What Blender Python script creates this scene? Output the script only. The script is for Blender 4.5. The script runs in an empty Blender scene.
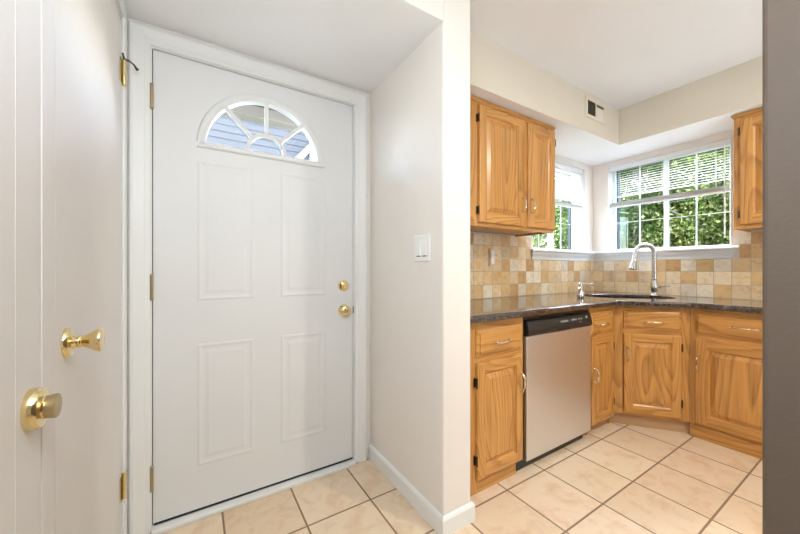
import bpy, bmesh, math, random
from mathutils import Vector, Matrix
import numpy as np

random.seed(7)
SC = bpy.context.scene
COL = SC.collection

# ------------------------------------------------------------------ camera, sky, sun, lights, exposure
cam = bpy.data.cameras.new('camera')
cam.lens = 36.0 * 326.6 / 800.0
cam.sensor_width = 36.0
cam.shift_y = 1.32 / 800.0
cam.clip_start = 0.02
cam_o = bpy.data.objects.new('camera', cam)
cam_o.location = (0, 0, 1.122)
cam_o.rotation_euler = (math.pi / 2, 0, 1.0094 - math.pi / 2)
COL.objects.link(cam_o)
SC.camera = cam_o

SC.view_settings.view_transform = 'Standard'
SC.view_settings.look = 'None'
SC.view_settings.gamma = 1
SC.view_settings.use_curve_mapping = False
SC.view_settings.exposure = 0.25

world = bpy.data.worlds.new('sky')
SC.world = world
world.use_nodes = True
wn = world.node_tree
wn.nodes.clear()
wo = wn.nodes.new('ShaderNodeOutputWorld')
wb = wn.nodes.new('ShaderNodeBackground')
ws = wn.nodes.new('ShaderNodeTexSky')
ws.sky_type = 'NISHITA'
ws.sun_disc = False
ws.sun_elevation = math.radians(52)
ws.sun_rotation = math.radians(45)
ws.air_density = 1.0
ws.dust_density = 2.0
wb.inputs['Strength'].default_value = 5.2
wn.links.new(ws.outputs[0], wb.inputs['Color'])
wn.links.new(wb.outputs[0], wo.inputs['Surface'])


def lamp(name, kind, loc, energy, color, size=0.3, size_y=None, aim=None):
    l = bpy.data.lights.new(name, kind)
    l.energy = energy
    l.color = color
    if kind == 'AREA':
        l.shape = 'RECTANGLE' if size_y else 'DISK'
        l.size = size
        if size_y:
            l.size_y = size_y
    elif kind == 'POINT':
        l.shadow_soft_size = size
    elif kind == 'SUN':
        l.angle = size
    o = bpy.data.objects.new(name, l)
    o.location = loc
    if aim is not None:
        d = Vector(aim) - Vector(loc)
        o.rotation_euler = d.to_track_quat('-Z', 'Y').to_euler()
    COL.objects.link(o)
    return o


lamp('sun', 'SUN', (-8, 1.0, 9), 7.0, (1.0, 0.95, 0.86), 0.02, aim=(0.0, 0.0, 0.0))
lamp('kitchen_ceiling_lamp', 'AREA', (1.82, -0.55, 2.42), 28.5, (1.0, 0.94, 0.83), 0.12, aim=(1.82, -0.55, 0))
lamp('kitchen_up_fill', 'AREA', (2.3, -1.2, 0.90), 23.0, (0.76, 0.89, 1.0), 0.8, 0.8, aim=(2.3, -0.9, 3.0))  # unseen fill aimed up, added to brighten the kitchen ceiling
lamp('kitchen_rear_fill', 'AREA', (1.5, -2.0, 1.60), 5.0, (0.90, 0.95, 1.0), 0.8, 0.8, aim=(2.8, 1.2, 1.40))  # added frontal fill for the kitchen, no window behind it
lamp('hall_fill', 'POINT', (-0.02, 0.03, 1.72), 25.0, (0.87, 0.95, 1.0), 0.12)  # added fill near the camera, lifts the partition and front door
lamp('hall_ceiling_lamp', 'AREA', (0.32, -0.3, 2.42), 8.0, (0.88, 0.95, 1.0), 1.0, 1.3, aim=(0.32, -0.3, 0))
lamp('living_room_fill', 'AREA', (-1.9, -2.3, 1.25), 14.0, (0.90, 0.95, 1.0), 1.5, 1.8, aim=(0.75, 1.2, 1.0))  # unseen fill from the left, added to brighten the partition face


# ------------------------------------------------------------------ materials
def new_mat(name):
    m = bpy.data.materials.new(name)
    m.use_nodes = True
    nt = m.node_tree
    b = nt.nodes['Principled BSDF']
    return m, nt, b


def N(nt, t, **kw):
    n = nt.nodes.new(t)
    for k, v in kw.items():
        if hasattr(n, k):
            setattr(n, k, v)
        else:
            n.inputs[k].default_value = v
    return n


def L(nt, a, b):
    nt.links.new(a, b)


def math_node(nt, op, a, b=None):
    n = nt.nodes.new('ShaderNodeMath')
    n.operation = op
    for i, v in enumerate((a, b)):
        if v is None:
            continue
        if hasattr(v, 'links'):
            nt.links.new(v, n.inputs[i])
        else:
            n.inputs[i].default_value = v
    return n.outputs[0]


def mix_col(nt, fac, a, b):
    n = nt.nodes.new('ShaderNodeMix')
    n.data_type = 'RGBA'
    for sock, v in ((n.inputs[0], fac), (n.inputs[6], a), (n.inputs[7], b)):
        if hasattr(v, 'links'):
            nt.links.new(v, sock)
        elif isinstance(v, (int, float)):
            sock.default_value = v
        else:
            sock.default_value = (*v, 1)
    return n.outputs[2]


def bump(nt, b, height, strength, dist=0.002):
    n = N(nt, 'ShaderNodeBump')
    n.inputs['Strength'].default_value = strength
    n.inputs['Distance'].default_value = dist
    L(nt, height, n.inputs['Height'])
    L(nt, n.outputs[0], b.inputs['Normal'])


def paint(name, col, rough=0.55, tex=0.0, scale=180, var=0.03):
    m, nt, b = new_mat(name)
    b.inputs['Roughness'].default_value = rough
    tc = N(nt, 'ShaderNodeTexCoord')
    n = N(nt, 'ShaderNodeTexNoise')
    n.inputs['Scale'].default_value = 3.0
    n.inputs['Detail'].default_value = 3
    L(nt, tc.outputs['Object'], n.inputs['Vector'])
    c = mix_col(nt, n.outputs[0], tuple(x * (1 - var) for x in col), tuple(min(1, x * (1 + var)) for x in col))
    L(nt, c, b.inputs['Base Color'])
    if tex:
        n2 = N(nt, 'ShaderNodeTexNoise')
        n2.inputs['Scale'].default_value = scale
        n2.inputs['Detail'].default_value = 2
        L(nt, tc.outputs['Object'], n2.inputs['Vector'])
        bump(nt, b, n2.outputs[0], tex)
    return m


def metal(name, col, rough, brushed=None):
    m, nt, b = new_mat(name)
    b.inputs['Metallic'].default_value = 1
    b.inputs['Base Color'].default_value = (*col, 1)
    b.inputs['Roughness'].default_value = rough
    tc = N(nt, 'ShaderNodeTexCoord')
    mp = N(nt, 'ShaderNodeMapping')
    mp.inputs['Scale'].default_value = brushed or (40, 40, 40)
    n = N(nt, 'ShaderNodeTexNoise')
    n.inputs['Scale'].default_value = 1.0
    n.inputs['Detail'].default_value = 3
    L(nt, tc.outputs['Object'], mp.inputs[0])
    L(nt, mp.outputs[0], n.inputs['Vector'])
    r = math_node(nt, 'MULTIPLY_ADD', n.outputs[0], 0.06 if brushed else 0.08)
    r.node.inputs[2].default_value = rough - 0.05
    L(nt, r, b.inputs['Roughness'])
    return m


def oak(name, horizontal):
    m, nt, b = new_mat(name)
    tc = N(nt, 'ShaderNodeTexCoord')
    oi = N(nt, 'ShaderNodeObjectInfo')
    off = math_node(nt, 'MULTIPLY', oi.outputs['Random'], 37.0)
    add = N(nt, 'ShaderNodeVectorMath', operation='ADD')
    L(nt, tc.outputs['Object'], add.inputs[0])
    L(nt, off, add.inputs[1])

    def stretched(a, s, detail, dist=0.0):
        mp = N(nt, 'ShaderNodeMapping')
        mp.inputs['Scale'].default_value = (a, a, s) if not horizontal else (s, a, a)
        L(nt, add.outputs[0], mp.inputs[0])
        n = N(nt, 'ShaderNodeTexNoise')
        n.inputs['Scale'].default_value = 1.0
        n.inputs['Detail'].default_value = detail
        n.inputs['Distortion'].default_value = dist
        L(nt, mp.outputs[0], n.inputs['Vector'])
        return n.outputs[0]
    rings = stretched(3.6, 0.55, 1.0, 0.15)
    w = math_node(nt, 'FRACT', math_node(nt, 'MULTIPLY', rings, 24.0))
    fine = stretched(170.0, 4.0, 3.0)
    streak = stretched(38.0, 0.9, 3.0)
    tone = stretched(9.0, 1.0, 2.0)
    ramp = N(nt, 'ShaderNodeValToRGB')
    ramp.color_ramp.elements[0].position = 0.0
    ramp.color_ramp.elements[0].color = (0.0, 0.0, 0.0, 1)
    ramp.color_ramp.elements[1].position = 1.0
    ramp.color_ramp.elements[1].color = (0.0, 0, 0, 1)
    e = ramp.color_ramp.elements.new(0.55)
    e.color = (0.25, 0.25, 0.25, 1)
    e = ramp.color_ramp.elements.new(0.88)
    e.color = (1, 1, 1, 1)
    L(nt, w, ramp.inputs[0])
    c = mix_col(nt, tone, (0.57, 0.265, 0.062), (0.76, 0.395, 0.108))
    sr = N(nt, 'ShaderNodeMapRange')
    sr.inputs[1].default_value = 0.42
    sr.inputs[2].default_value = 0.70
    L(nt, streak, sr.inputs[0])
    c = mix_col(nt, math_node(nt, 'MULTIPLY', sr.outputs[0], 0.35), c, (0.42, 0.175, 0.040))
    fr = N(nt, 'ShaderNodeMapRange')
    fr.inputs[1].default_value = 0.50
    fr.inputs[2].default_value = 0.72
    L(nt, fine, fr.inputs[0])
    # pores crowd into the dark part of each growth ring
    pore = math_node(nt, 'MULTIPLY', ramp.outputs[0], math_node(nt, 'MULTIPLY_ADD', fr.outputs[0], 0.55))
    pore.node.inputs[2].default_value = 0.30
    c = mix_col(nt, math_node(nt, 'MULTIPLY', pore, 0.85), c, (0.20, 0.070, 0.015))
    c = mix_col(nt, math_node(nt, 'MULTIPLY', fr.outputs[0], 0.28), c, (0.27, 0.115, 0.032))
    L(nt, c, b.inputs['Base Color'])
    b.inputs['Roughness'].default_value = 0.33
    b.inputs['Coat Weight'].default_value = 0.25
    b.inputs['Coat Roughness'].default_value = 0.2
    bump(nt, b, fine, 0.12, 0.001)
    return m


def tile_material(name, cols, size, grout_w, grout_col, axes, origin, rough, soft=3.0, stain=0.35):
    """square tiles laid in a straight grid; axes = the two object axes, origin = a grout crossing"""
    m, nt, b = new_mat(name)
    tc = N(nt, 'ShaderNodeTexCoord')
    sep = N(nt, 'ShaderNodeSeparateXYZ')
    L(nt, tc.outputs['Object'], sep.inputs[0])
    cells, edges = [], []
    for ax, o in zip(axes, origin):
        v = math_node(nt, 'DIVIDE', math_node(nt, 'SUBTRACT', sep.outputs[ax], o), size)
        cells.append(math_node(nt, 'FLOOR', v))
        fr = math_node(nt, 'FRACT', v)
        edges.append(math_node(nt, 'MINIMUM', fr, math_node(nt, 'SUBTRACT', 1.0, fr)))
    comb = N(nt, 'ShaderNodeCombineXYZ')
    L(nt, cells[0], comb.inputs[0])
    L(nt, cells[1], comb.inputs[1])
    wn_ = N(nt, 'ShaderNodeTexWhiteNoise')
    wn_.noise_dimensions = '3D'
    L(nt, comb.outputs[0], wn_.inputs['Vector'])
    ramp = N(nt, 'ShaderNodeValToRGB')
    ramp.color_ramp.interpolation = 'CONSTANT'
    els = ramp.color_ramp.elements
    els[0].position = 0
    els[0].color = (*cols[0], 1)
    els[1].position = 1.0 / len(cols)
    els[1].color = (*cols[1], 1)
    for i, c in enumerate(cols[2:]):
        e = els.new((i + 2) / len(cols))
        e.color = (*c, 1)
    L(nt, wn_.outputs['Value'], ramp.inputs[0])
    # mottling that differs from tile to tile
    sc = N(nt, 'ShaderNodeVectorMath', operation='MULTIPLY_ADD')
    L(nt, wn_.outputs['Color'], sc.inputs[0])
    sc.inputs[1].default_value = (9, 9, 9)
    L(nt, tc.outputs['Object'], sc.inputs[2])
    no = N(nt, 'ShaderNodeTexNoise')
    no.inputs['Scale'].default_value = soft / size
    no.inputs['Detail'].default_value = 5
    no.inputs['Roughness'].default_value = 0.6
    no.inputs['Distortion'].default_value = 0.8
    L(nt, sc.outputs[0], no.inputs['Vector'])
    mr = N(nt, 'ShaderNodeMapRange')
    mr.inputs[1].default_value = 0.48
    mr.inputs[2].default_value = 0.72
    L(nt, no.outputs[0], mr.inputs[0])
    dark = N(nt, 'ShaderNodeVectorMath', operation='MULTIPLY')
    L(nt, ramp.outputs[0], dark.inputs[0])
    dark.inputs[1].default_value = (0.80, 0.62, 0.45)
    c = mix_col(nt, math_node(nt, 'MULTIPLY', mr.outputs[0], stain), ramp.outputs[0], dark.outputs[0])
    e = math_node(nt, 'MINIMUM', edges[0], edges[1])
    g = N(nt, 'ShaderNodeMapRange')
    g.inputs[1].default_value = grout_w / size * 0.42
    g.inputs[2].default_value = grout_w / size * 0.58
    L(nt, e, g.inputs[0])
    c = mix_col(nt, g.outputs[0], grout_col, c)
    L(nt, c, b.inputs['Base Color'])
    rr = N(nt, 'ShaderNodeMapRange')
    rr.inputs[3].default_value = 0.85
    rr.inputs[4].default_value = rough
    L(nt, g.outputs[0], rr.inputs[0])
    L(nt, rr.outputs[0], b.inputs['Roughness'])
    bump(nt, b, g.outputs[0], 0.5, 0.0015)
    return m


def granite(name):
    m, nt, b = new_mat(name)
    tc = N(nt, 'ShaderNodeTexCoord')
    v = N(nt, 'ShaderNodeTexVoronoi')
    v.inputs['Scale'].default_value = 260
    L(nt, tc.outputs['Object'], v.inputs['Vector'])
    n = N(nt, 'ShaderNodeTexNoise')
    n.inputs['Scale'].default_value = 120
    n.inputs['Detail'].default_value = 3
    L(nt, tc.outputs['Object'], n.inputs['Vector'])
    hs = N(nt, 'ShaderNodeSeparateColor')
    L(nt, v.outputs['Color'], hs.inputs[0])
    ramp = N(nt, 'ShaderNodeValToRGB')
    ramp.color_ramp.interpolation = 'CONSTANT'
    els = ramp.color_ramp.elements
    els[0].color = (0.012, 0.010, 0.010, 1)
    els[1].position = 0.40
    els[1].color = (0.045, 0.030, 0.024, 1)
    for p, c in ((0.70, (0.11, 0.065, 0.045)), (0.87, (0.20, 0.155, 0.13)), (0.95, (0.30, 0.28, 0.26))):
        e = els.new(p)
        e.color = (*c, 1)
    L(nt, hs.outputs[0], ramp.inputs[0])
    c = mix_col(nt, math_node(nt, 'MULTIPLY', n.outputs[0], 0.5), ramp.outputs[0], (0.03, 0.022, 0.02))
    L(nt, c, b.inputs['Base Color'])
    b.inputs['Roughness'].default_value = 0.09
    b.inputs['IOR'].default_value = 1.7
    b.inputs['Coat Weight'].default_value = 0.5
    b.inputs['Coat Roughness'].default_value = 0.05
    return m


def clear_glass(name, tint=(1, 1, 1)):
    m = bpy.data.materials.new(name)
    m.use_nodes = True
    nt = m.node_tree
    nt.nodes.clear()
    o = N(nt, 'ShaderNodeOutputMaterial')
    t = N(nt, 'ShaderNodeBsdfTransparent')
    t.inputs[0].default_value = (*tint, 1)
    g = N(nt, 'ShaderNodeBsdfGlossy')
    g.inputs['Roughness'].default_value = 0.02
    f = N(nt, 'ShaderNodeFresnel')
    f.inputs[0].default_value = 1.5
    mx = N(nt, 'ShaderNodeMixShader')
    geo = N(nt, 'ShaderNodeNewGeometry')
    front = math_node(nt, 'SUBTRACT', 1.0, geo.outputs['Backfacing'])
    L(nt, math_node(nt, 'MULTIPLY', f.outputs[0], front), mx.inputs[0])
    L(nt, t.outputs[0], mx.inputs[1])
    L(nt, g.outputs[0], mx.inputs[2])
    L(nt, mx.outputs[0], o.inputs[0])
    return m


def leaf_material(name, cols, trans=0.45):
    m = bpy.data.materials.new(name)
    m.use_nodes = True
    nt = m.node_tree
    nt.nodes.clear()
    o = N(nt, 'ShaderNodeOutputMaterial')
    geo = N(nt, 'ShaderNodeNewGeometry')
    ramp = N(nt, 'ShaderNodeValToRGB')
    els = ramp.color_ramp.elements
    els[0].color = (*cols[0], 1)
    els[1].color = (*cols[-1], 1)
    for i, c in enumerate(cols[1:-1]):
        e = els.new((i + 1) / (len(cols) - 1))
        e.color = (*c, 1)
    L(nt, geo.outputs['Random Per Island'], ramp.inputs[0])
    d = N(nt, 'ShaderNodeBsdfDiffuse')
    t = N(nt, 'ShaderNodeBsdfTranslucent')
    L(nt, ramp.outputs[0], d.inputs[0])
    L(nt, ramp.outputs[0], t.inputs[0])
    mx = N(nt, 'ShaderNodeMixShader')
    mx.inputs[0].default_value = trans
    L(nt, d.outputs[0], mx.inputs[1])
    L(nt, t.outputs[0], mx.inputs[2])
    L(nt, mx.outputs[0], o.inputs[0])
    return m


def emissive(name, col, strength):
    m, nt, b = new_mat(name)
    b.inputs['Base Color'].default_value = (*col, 1)
    b.inputs['Emission Color'].default_value = (*col, 1)
    b.inputs['Emission Strength'].default_value = strength
    return m


M = {}
M['wall'] = paint('beige_wall_paint', (0.815, 0.765, 0.71), 0.6, 0.10)
M['soffit'] = paint('cream_soffit', (0.73, 0.675, 0.57), 0.6, 0.10)  # toned darker and yellower than the walls
M['taupe'] = paint('taupe_near_wall', (0.125, 0.091, 0.067), 0.6, 0.25, 120)  # darkness set in the colour, far below the beige walls
M['ceiling'] = paint('ceiling_paint', (0.87, 0.87, 0.87), 0.75, 0.12)
M['trim'] = paint('white_trim_paint', (0.82, 0.82, 0.80), 0.38)
M['door'] = paint('white_door_paint', (0.76, 0.76, 0.755), 0.5, 0.0)
M['closet'] = paint('warm_white_closet_paint', (0.77, 0.735, 0.70), 0.85, 0.05, 60)
M['plastic'] = paint('white_plastic', (0.85, 0.84, 0.82), 0.3)
M['vinyl'] = paint('white_window_vinyl', (0.86, 0.87, 0.88), 0.35)
M['cream'] = paint('cream_grille_paint', (0.78, 0.72, 0.60), 0.45)
M['dark'] = paint('dark_gap', (0.015, 0.013, 0.012), 0.6)
M['bronze_shade'] = paint('dark_window_frame', (0.02, 0.035, 0.05), 0.4)
M['vent_dark'] = paint('vent_inside_shade', (0.10, 0.085, 0.06), 0.8)  # dark colour stands in for the shade inside the open vent
M['oak_v'] = oak('honey_oak_upright_grain', False)
M['oak_h'] = oak('honey_oak_level_grain', True)
M['worn'] = paint('worn_bare_oak', (0.50, 0.30, 0.155), 0.6, 0.0, var=0.2)
M['brass'] = metal('polished_brass', (0.87, 0.70, 0.37), 0.13)
M['aged_brass'] = metal('aged_brass', (0.42, 0.34, 0.20), 0.35)
M['tarnish'] = metal('tarnished_brass', (0.50, 0.40, 0.23), 0.42)
M['pull'] = metal('antique_nickel_pull', (0.74, 0.66, 0.53), 0.2)
M['hinge_dark'] = metal('dark_bronze_hinge', (0.10, 0.075, 0.05), 0.45)
M['steel'] = metal('brushed_stainless', (0.82, 0.855, 0.91), 0.40, (2, 2, 90))
M['nickel'] = metal('brushed_nickel', (0.62, 0.61, 0.59), 0.24)
M['chrome'] = metal('chrome', (0.8, 0.8, 0.8), 0.08)
M['black'] = paint('black_control_plastic', (0.018, 0.017, 0.017), 0.28)
M['white_ink'] = paint('pale_printing', (0.72, 0.72, 0.72), 0.5)
M['sink'] = paint('dark_composite_sink', (0.022, 0.022, 0.026), 0.3)
M['granite'] = granite('speckled_dark_granite')
M['glass'] = clear_glass('window_glass', (0.97, 0.99, 0.98))
M['fan_glass'] = clear_glass('fan_window_glass', (0.95, 0.97, 1.0))
M['soap_glass'] = metal('satin_bottle', (0.72, 0.71, 0.69), 0.22)
M['floor'] = tile_material('peach_stone_floor_tile',
                           [(0.76, 0.60, 0.425), (0.79, 0.63, 0.455), (0.77, 0.615, 0.44), (0.735, 0.57, 0.395)],
                           0.3076, 0.0085, (0.27, 0.18, 0.105), (0, 1), (1.3384, 1.11), 0.30, 3.2, 0.62)
TCOLS = [(0.80, 0.58, 0.31), (0.86, 0.71, 0.48), (0.62, 0.38, 0.17), (0.83, 0.64, 0.38), (0.74, 0.56, 0.34),
         (0.87, 0.78, 0.61), (0.74, 0.50, 0.24), (0.74, 0.64, 0.50), (0.84, 0.67, 0.42)]
M['splash_front'] = tile_material('tumbled_stone_tile_level', TCOLS, 0.1, 0.004, (0.50, 0.40, 0.28), (0, 2), (0.02, 0.897), 0.4, 2.4, 0.8)
M['splash_side'] = tile_material('tumbled_stone_tile_side', TCOLS, 0.1, 0.004, (0.50, 0.40, 0.28), (1, 2), (0.04, 0.897), 0.4, 2.4, 0.8)
M['leaf_a'] = leaf_material('maple_leaf', [(0.012, 0.026, 0.005), (0.036, 0.060, 0.012), (0.105, 0.130, 0.032), (0.30, 0.31, 0.12)])
M['leaf_b'] = leaf_material('shrub_leaf', [(0.009, 0.020, 0.004), (0.024, 0.044, 0.009), (0.058, 0.082, 0.019), (0.15, 0.17, 0.055)])
M['leaf_c'] = leaf_material('brightened_leaf', [(0.03, 0.06, 0.01), (0.09, 0.14, 0.025), (0.22, 0.27, 0.06), (0.50, 0.52, 0.20)])  # brighter leaf colours, so one tree reads as sunlit
M['bark'] = paint('grey_bark', (0.16, 0.12, 0.09), 0.9, 0.5, 20, 0.3)
M['grass'] = paint('lawn', (0.06, 0.085, 0.03), 0.9, 0.5, 40, 0.3)
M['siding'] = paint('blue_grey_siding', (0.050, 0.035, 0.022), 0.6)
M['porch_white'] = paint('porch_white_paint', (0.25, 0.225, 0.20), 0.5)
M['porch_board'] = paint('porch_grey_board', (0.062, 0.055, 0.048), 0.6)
M['warm_glow'] = emissive('porch_lamp_glow', (1.0, 0.70, 0.42), 3.0)


# ------------------------------------------------------------------ mesh helpers
class MB:
    def __init__(s):
        s.v, s.f, s.m, s.s = [], [], [], []

    def add(s, verts, faces, mat=0, smooth=False):
        o = len(s.v)
        s.v += [tuple(p) for p in verts]
        for f in faces:
            s.f.append([o + i for i in f])
            s.m.append(mat)
            s.s.append(smooth)
        return s

    def box(s, x0, x1, y0, y1, z0, z1, mat=0):
        v = [(x, y, z) for x in (x0, x1) for y in (y0, y1) for z in (z0, z1)]
        return s.add(v, [(0, 1, 3, 2), (4, 6, 7, 5), (0, 4, 5, 1), (2, 3, 7, 6), (0, 2, 6, 4), (1, 5, 7, 3)], mat)

    def prism(s, poly, z0, z1, mat=0):
        n = len(poly)
        v = [(x, y, z0) for x, y in poly] + [(x, y, z1) for x, y in poly]
        f = [list(range(n))[::-1], list(range(n, 2 * n))]
        f += [(i, (i + 1) % n, n + (i + 1) % n, n + i) for i in range(n)]
        return s.add(v, f, mat)

    def tube(s, path, radii, seg=10, mat=0, squash=1.0):
        path = [Vector(p) for p in path]
        if isinstance(radii, (int, float)):
            radii = [radii] * len(path)
        rings, prev = [], None
        for i, p in enumerate(path):
            t = (path[min(i + 1, len(path) - 1)] - path[max(i - 1, 0)]).normalized()
            if prev is None:
                a = Vector((0, 0, 1)) if abs(t.z) < 0.9 else Vector((1, 0, 0))
                u = t.cross(a).normalized()
            else:
                u = (prev - t * prev.dot(t)).normalized()
            prev = u
            w = t.cross(u)
            rings.append([p + (u * math.cos(k * 2 * math.pi / seg) + w * math.sin(k * 2 * math.pi / seg) * squash) * radii[i] for k in range(seg)])
        v = [q for r in rings for q in r]
        f = []
        for i in range(len(rings) - 1):
            for k in range(seg):
                k2 = (k + 1) % seg
                f.append((i * seg + k, i * seg + k2, (i + 1) * seg + k2, (i + 1) * seg + k))
        f.append(list(range(seg))[::-1])
        f.append([(len(rings) - 1) * seg + k for k in range(seg)])
        return s.add(v, f, mat, True)

    def lathe(s, prof, base, axis=(0, 0, 1), seg=24, mat=0):
        """prof: list of (radius, distance along axis)"""
        ax = Vector(axis).normalized()
        a = Vector((1, 0, 0)) if abs(ax.x) < 0.9 else Vector((0, 1, 0))
        u = ax.cross(a).normalized()
        w = ax.cross(u)
        b = Vector(base)
        v = []
        for r, h in prof:
            r = max(r, 1e-5)
            for k in range(seg):
                t = 2 * math.pi * k / seg
                v.append(b + ax * h + (u * math.cos(t) + w * math.sin(t)) * r)
        f = []
        n = len(prof)
        for i in range(n - 1):
            for k in range(seg):
                k2 = (k + 1) % seg
                f.append((i * seg + k, i * seg + k2, (i + 1) * seg + k2, (i + 1) * seg + k))
        f.append(list(range(seg))[::-1])
        f.append([(n - 1) * seg + k for k in range(seg)])
        return s.add(v, f, mat, True)

    def build(s, name, mats, parent=None, bevel=0, segs=2, loc=None, angle=40):
        me = bpy.data.meshes.new(name)
        me.from_pydata(s.v, [], s.f)
        if not isinstance(mats, (list, tuple)):
            mats = [mats]
        for m in mats:
            me.materials.append(m)
        me.polygons.foreach_set('material_index', s.m)
        me.polygons.foreach_set('use_smooth', s.s)
        bm = bmesh.new()
        bm.from_mesh(me)
        bmesh.ops.recalc_face_normals(bm, faces=bm.faces)
        for e in bm.edges:
            if len(e.link_faces) == 2 and e.calc_face_angle(0) > math.radians(40):
                e.smooth = False
        bm.to_mesh(me)
        bm.free()
        o = bpy.data.objects.new(name, me)
        COL.objects.link(o)
        if parent:
            o.parent = parent
        if loc:
            o.location = loc
        if bevel:
            b = o.modifiers.new('bevel', 'BEVEL')
            b.width = bevel
            b.segments = segs
            b.limit_method = 'ANGLE'
            b.angle_limit = math.radians(angle)
            b.harden_normals = False
        return o


def tag(o, label=None, cat=None, group=None, kind=None):
    if label:
        o['label'] = label
    if cat:
        o['category'] = cat
    if group:
        o['group'] = group
    if kind:
        o['kind'] = kind
    return o


def empty(name, loc, rz, label, cat, group=None, kind=None):
    o = bpy.data.objects.new(name, None)
    o.empty_display_size = 0.05
    o.location = loc
    o.rotation_euler = (0, 0, rz)
    COL.objects.link(o)
    return tag(o, label, cat, group, kind)


def struct(o, label=None, cat=None):
    return tag(o, label, cat, None, 'structure')


def rect_rings(mb, x0, x1, z0, z1, rings, mat_v=0, mat_h=0, close=True):
    """concentric rectangles (inset, y) bridged into a moulded front facing -y"""
    base = len(mb.v)
    for ins, y in rings:
        mb.v += [(x0 + ins, y, z0 + ins), (x1 - ins, y, z0 + ins), (x1 - ins, y, z1 - ins), (x0 + ins, y, z1 - ins)]
    for i in range(len(rings) - 1):
        a, b = base + i * 4, base + i * 4 + 4
        for k in range(4):
            k2 = (k + 1) % 4
            mb.f.append([a + k, a + k2, b + k2, b + k])
            mb.m.append(mat_h if k in (0, 2) else mat_v)
            mb.s.append(False)
    if close:
        a = base + (len(rings) - 1) * 4
        mb.f.append([a, a + 1, a + 2, a + 3])
        mb.m.append(mat_v)
        mb.s.append(False)
        mb.f.append([base + 3, base + 2, base + 1, base])
        mb.m.append(mat_v)
        mb.s.append(False)


def u_casing(mb, x0, x1, z0, z1, prof):
    """three-sided moulded casing round an opening; prof = (outward offset, y)"""
    n = len(prof)
    v = []
    for off, y in prof:
        v += [(x0 - off, y, z0), (x0 - off, y, z1 + off), (x1 + off, y, z1 + off), (x1 + off, y, z0)]
    f = []
    for i in range(n - 1):
        for k in range(3):
            f.append((i * 4 + k, i * 4 + k + 1, i * 4 + 4 + k + 1, i * 4 + 4 + k))
    for k in range(3):
        f.append(((n - 1) * 4 + k, (n - 1) * 4 + k + 1, k + 1, k))
    mb.add(v, f)


def wall_with_holes(name, mats, axis, a0, a1, z0, z1, t0, t1, holes):
    """wall running along axis ('x' or 'y') from a0 to a1, thickness t0..t1, rectangular holes (a0,a1,z0,z1)"""
    mb = MB()
    xs = sorted({a0, a1, *[h[0] for h in holes], *[h[1] for h in holes]})
    zs = sorted({z0, z1, *[h[2] for h in holes], *[h[3] for h in holes]})
    for i in range(len(xs) - 1):
        for j in range(len(zs) - 1):
            cx, cz = (xs[i] + xs[i + 1]) / 2, (zs[j] + zs[j + 1]) / 2
            if any(h[0] < cx < h[1] and h[2] < cz < h[3] for h in holes):
                continue
            if axis == 'x':
                mb.box(xs[i], xs[i + 1], t0, t1, zs[j], zs[j + 1])
            else:
                mb.box(t0, t1, xs[i], xs[i + 1], zs[j], zs[j + 1])
    o = mb.build(name, mats)
    bm = bmesh.new()
    bm.from_mesh(o.data)
    bmesh.ops.remove_doubles(bm, verts=bm.verts, dist=1e-5)
    # drop the faces inside the wall, where two blocks meet
    seen = {}
    for f in bm.faces:
        seen.setdefault(tuple(sorted(v.index for v in f.verts)), []).append(f)
    bmesh.ops.delete(bm, geom=[f for fs in seen.values() if len(fs) > 1 for f in fs], context='FACES_ONLY')
    bmesh.ops.recalc_face_normals(bm, faces=bm.faces)
    bm.to_mesh(o.data)
    bm.free()
    return o


# ------------------------------------------------------------------ dimensions read off the place
YD = 1.74            # face of the wall that holds the front door and the cabinets
XL = -0.24           # face of the closet wall
XP0, XP1 = 0.884, 1.043   # wall between hall and kitchen
YP = 1.064           # its end
XW = 3.378           # window wall of the kitchen
ZE, ZC, ZS = 2.16, 2.44, 2.144   # entry ceiling, main ceiling, underside of the soffit
DX0, DX1, DZ = -0.1504, 0.7743, 2.058   # front door leaf
TOP = 0.895          # worktop

# ------------------------------------------------------------------ room shell
struct(MB().box(-3.2, 3.54, -2.9, 1.90, -0.12, 0.0).build('floor', M['floor']))
struct(MB().box(-3.2, 3.54, -2.9, 1.90, ZC, ZC + 0.15).build('ceiling', M['ceiling']))

o = wall_with_holes('wall_front', M['wall'], 'x', -0.5, 3.54, 0, ZC, YD, 1.90,
                    [(DX0 - 0.012, DX1 + 0.012, 0, DZ + 0.012), (2.41, 3.235, 1.262, 2.095)])
struct(o)
o = wall_with_holes('wall_right', M['wall'], 'y', -2.9, YD, 0, ZC, XW, 3.54, [(0.742, 1.603, 1.272, 2.10)])
struct(o)
struct(MB().box(-3.2, 3.54, -3.02, -2.9, 0, ZC).build('wall_back', M['wall']))
# closet wall: solid behind the leaves, head and posts round them
mb = MB()
mb.box(-0.5, -0.32, 0.05, YD, 0, ZC)
mb.box(-0.32, XL, 0.05, 0.165, 0, ZC)
mb.box(-0.32, XL, 0.165, YD, 2.085, ZC)
struct(mb.build('wall_left', M['closet']))
mb = MB().box(-3.2, -3.08, -2.9, 0.05, 0, ZC)
mb.box(-3.2, -0.5, 0.05, 0.17, 0, ZC)
struct(mb.build('wall_living_room', M['wall']))
# partition between entry and kitchen
struct(MB().box(XP0, XP1, YP, YD, 0, ZC).build('wall_partition', M['wall'], bevel=0.008, segs=3))
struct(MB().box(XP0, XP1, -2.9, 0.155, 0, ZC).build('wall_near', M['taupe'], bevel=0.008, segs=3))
# lower entry ceiling with the bulkhead face that flushes with the partition end
mb = MB().box(XL, XP0, YP, YD, ZE, ZC, 0)
mb.m = [1 if k == 4 else 0 for k in range(6)]
struct(mb.build('ceiling_entry', [M['wall'], M['ceiling']]))
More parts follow.
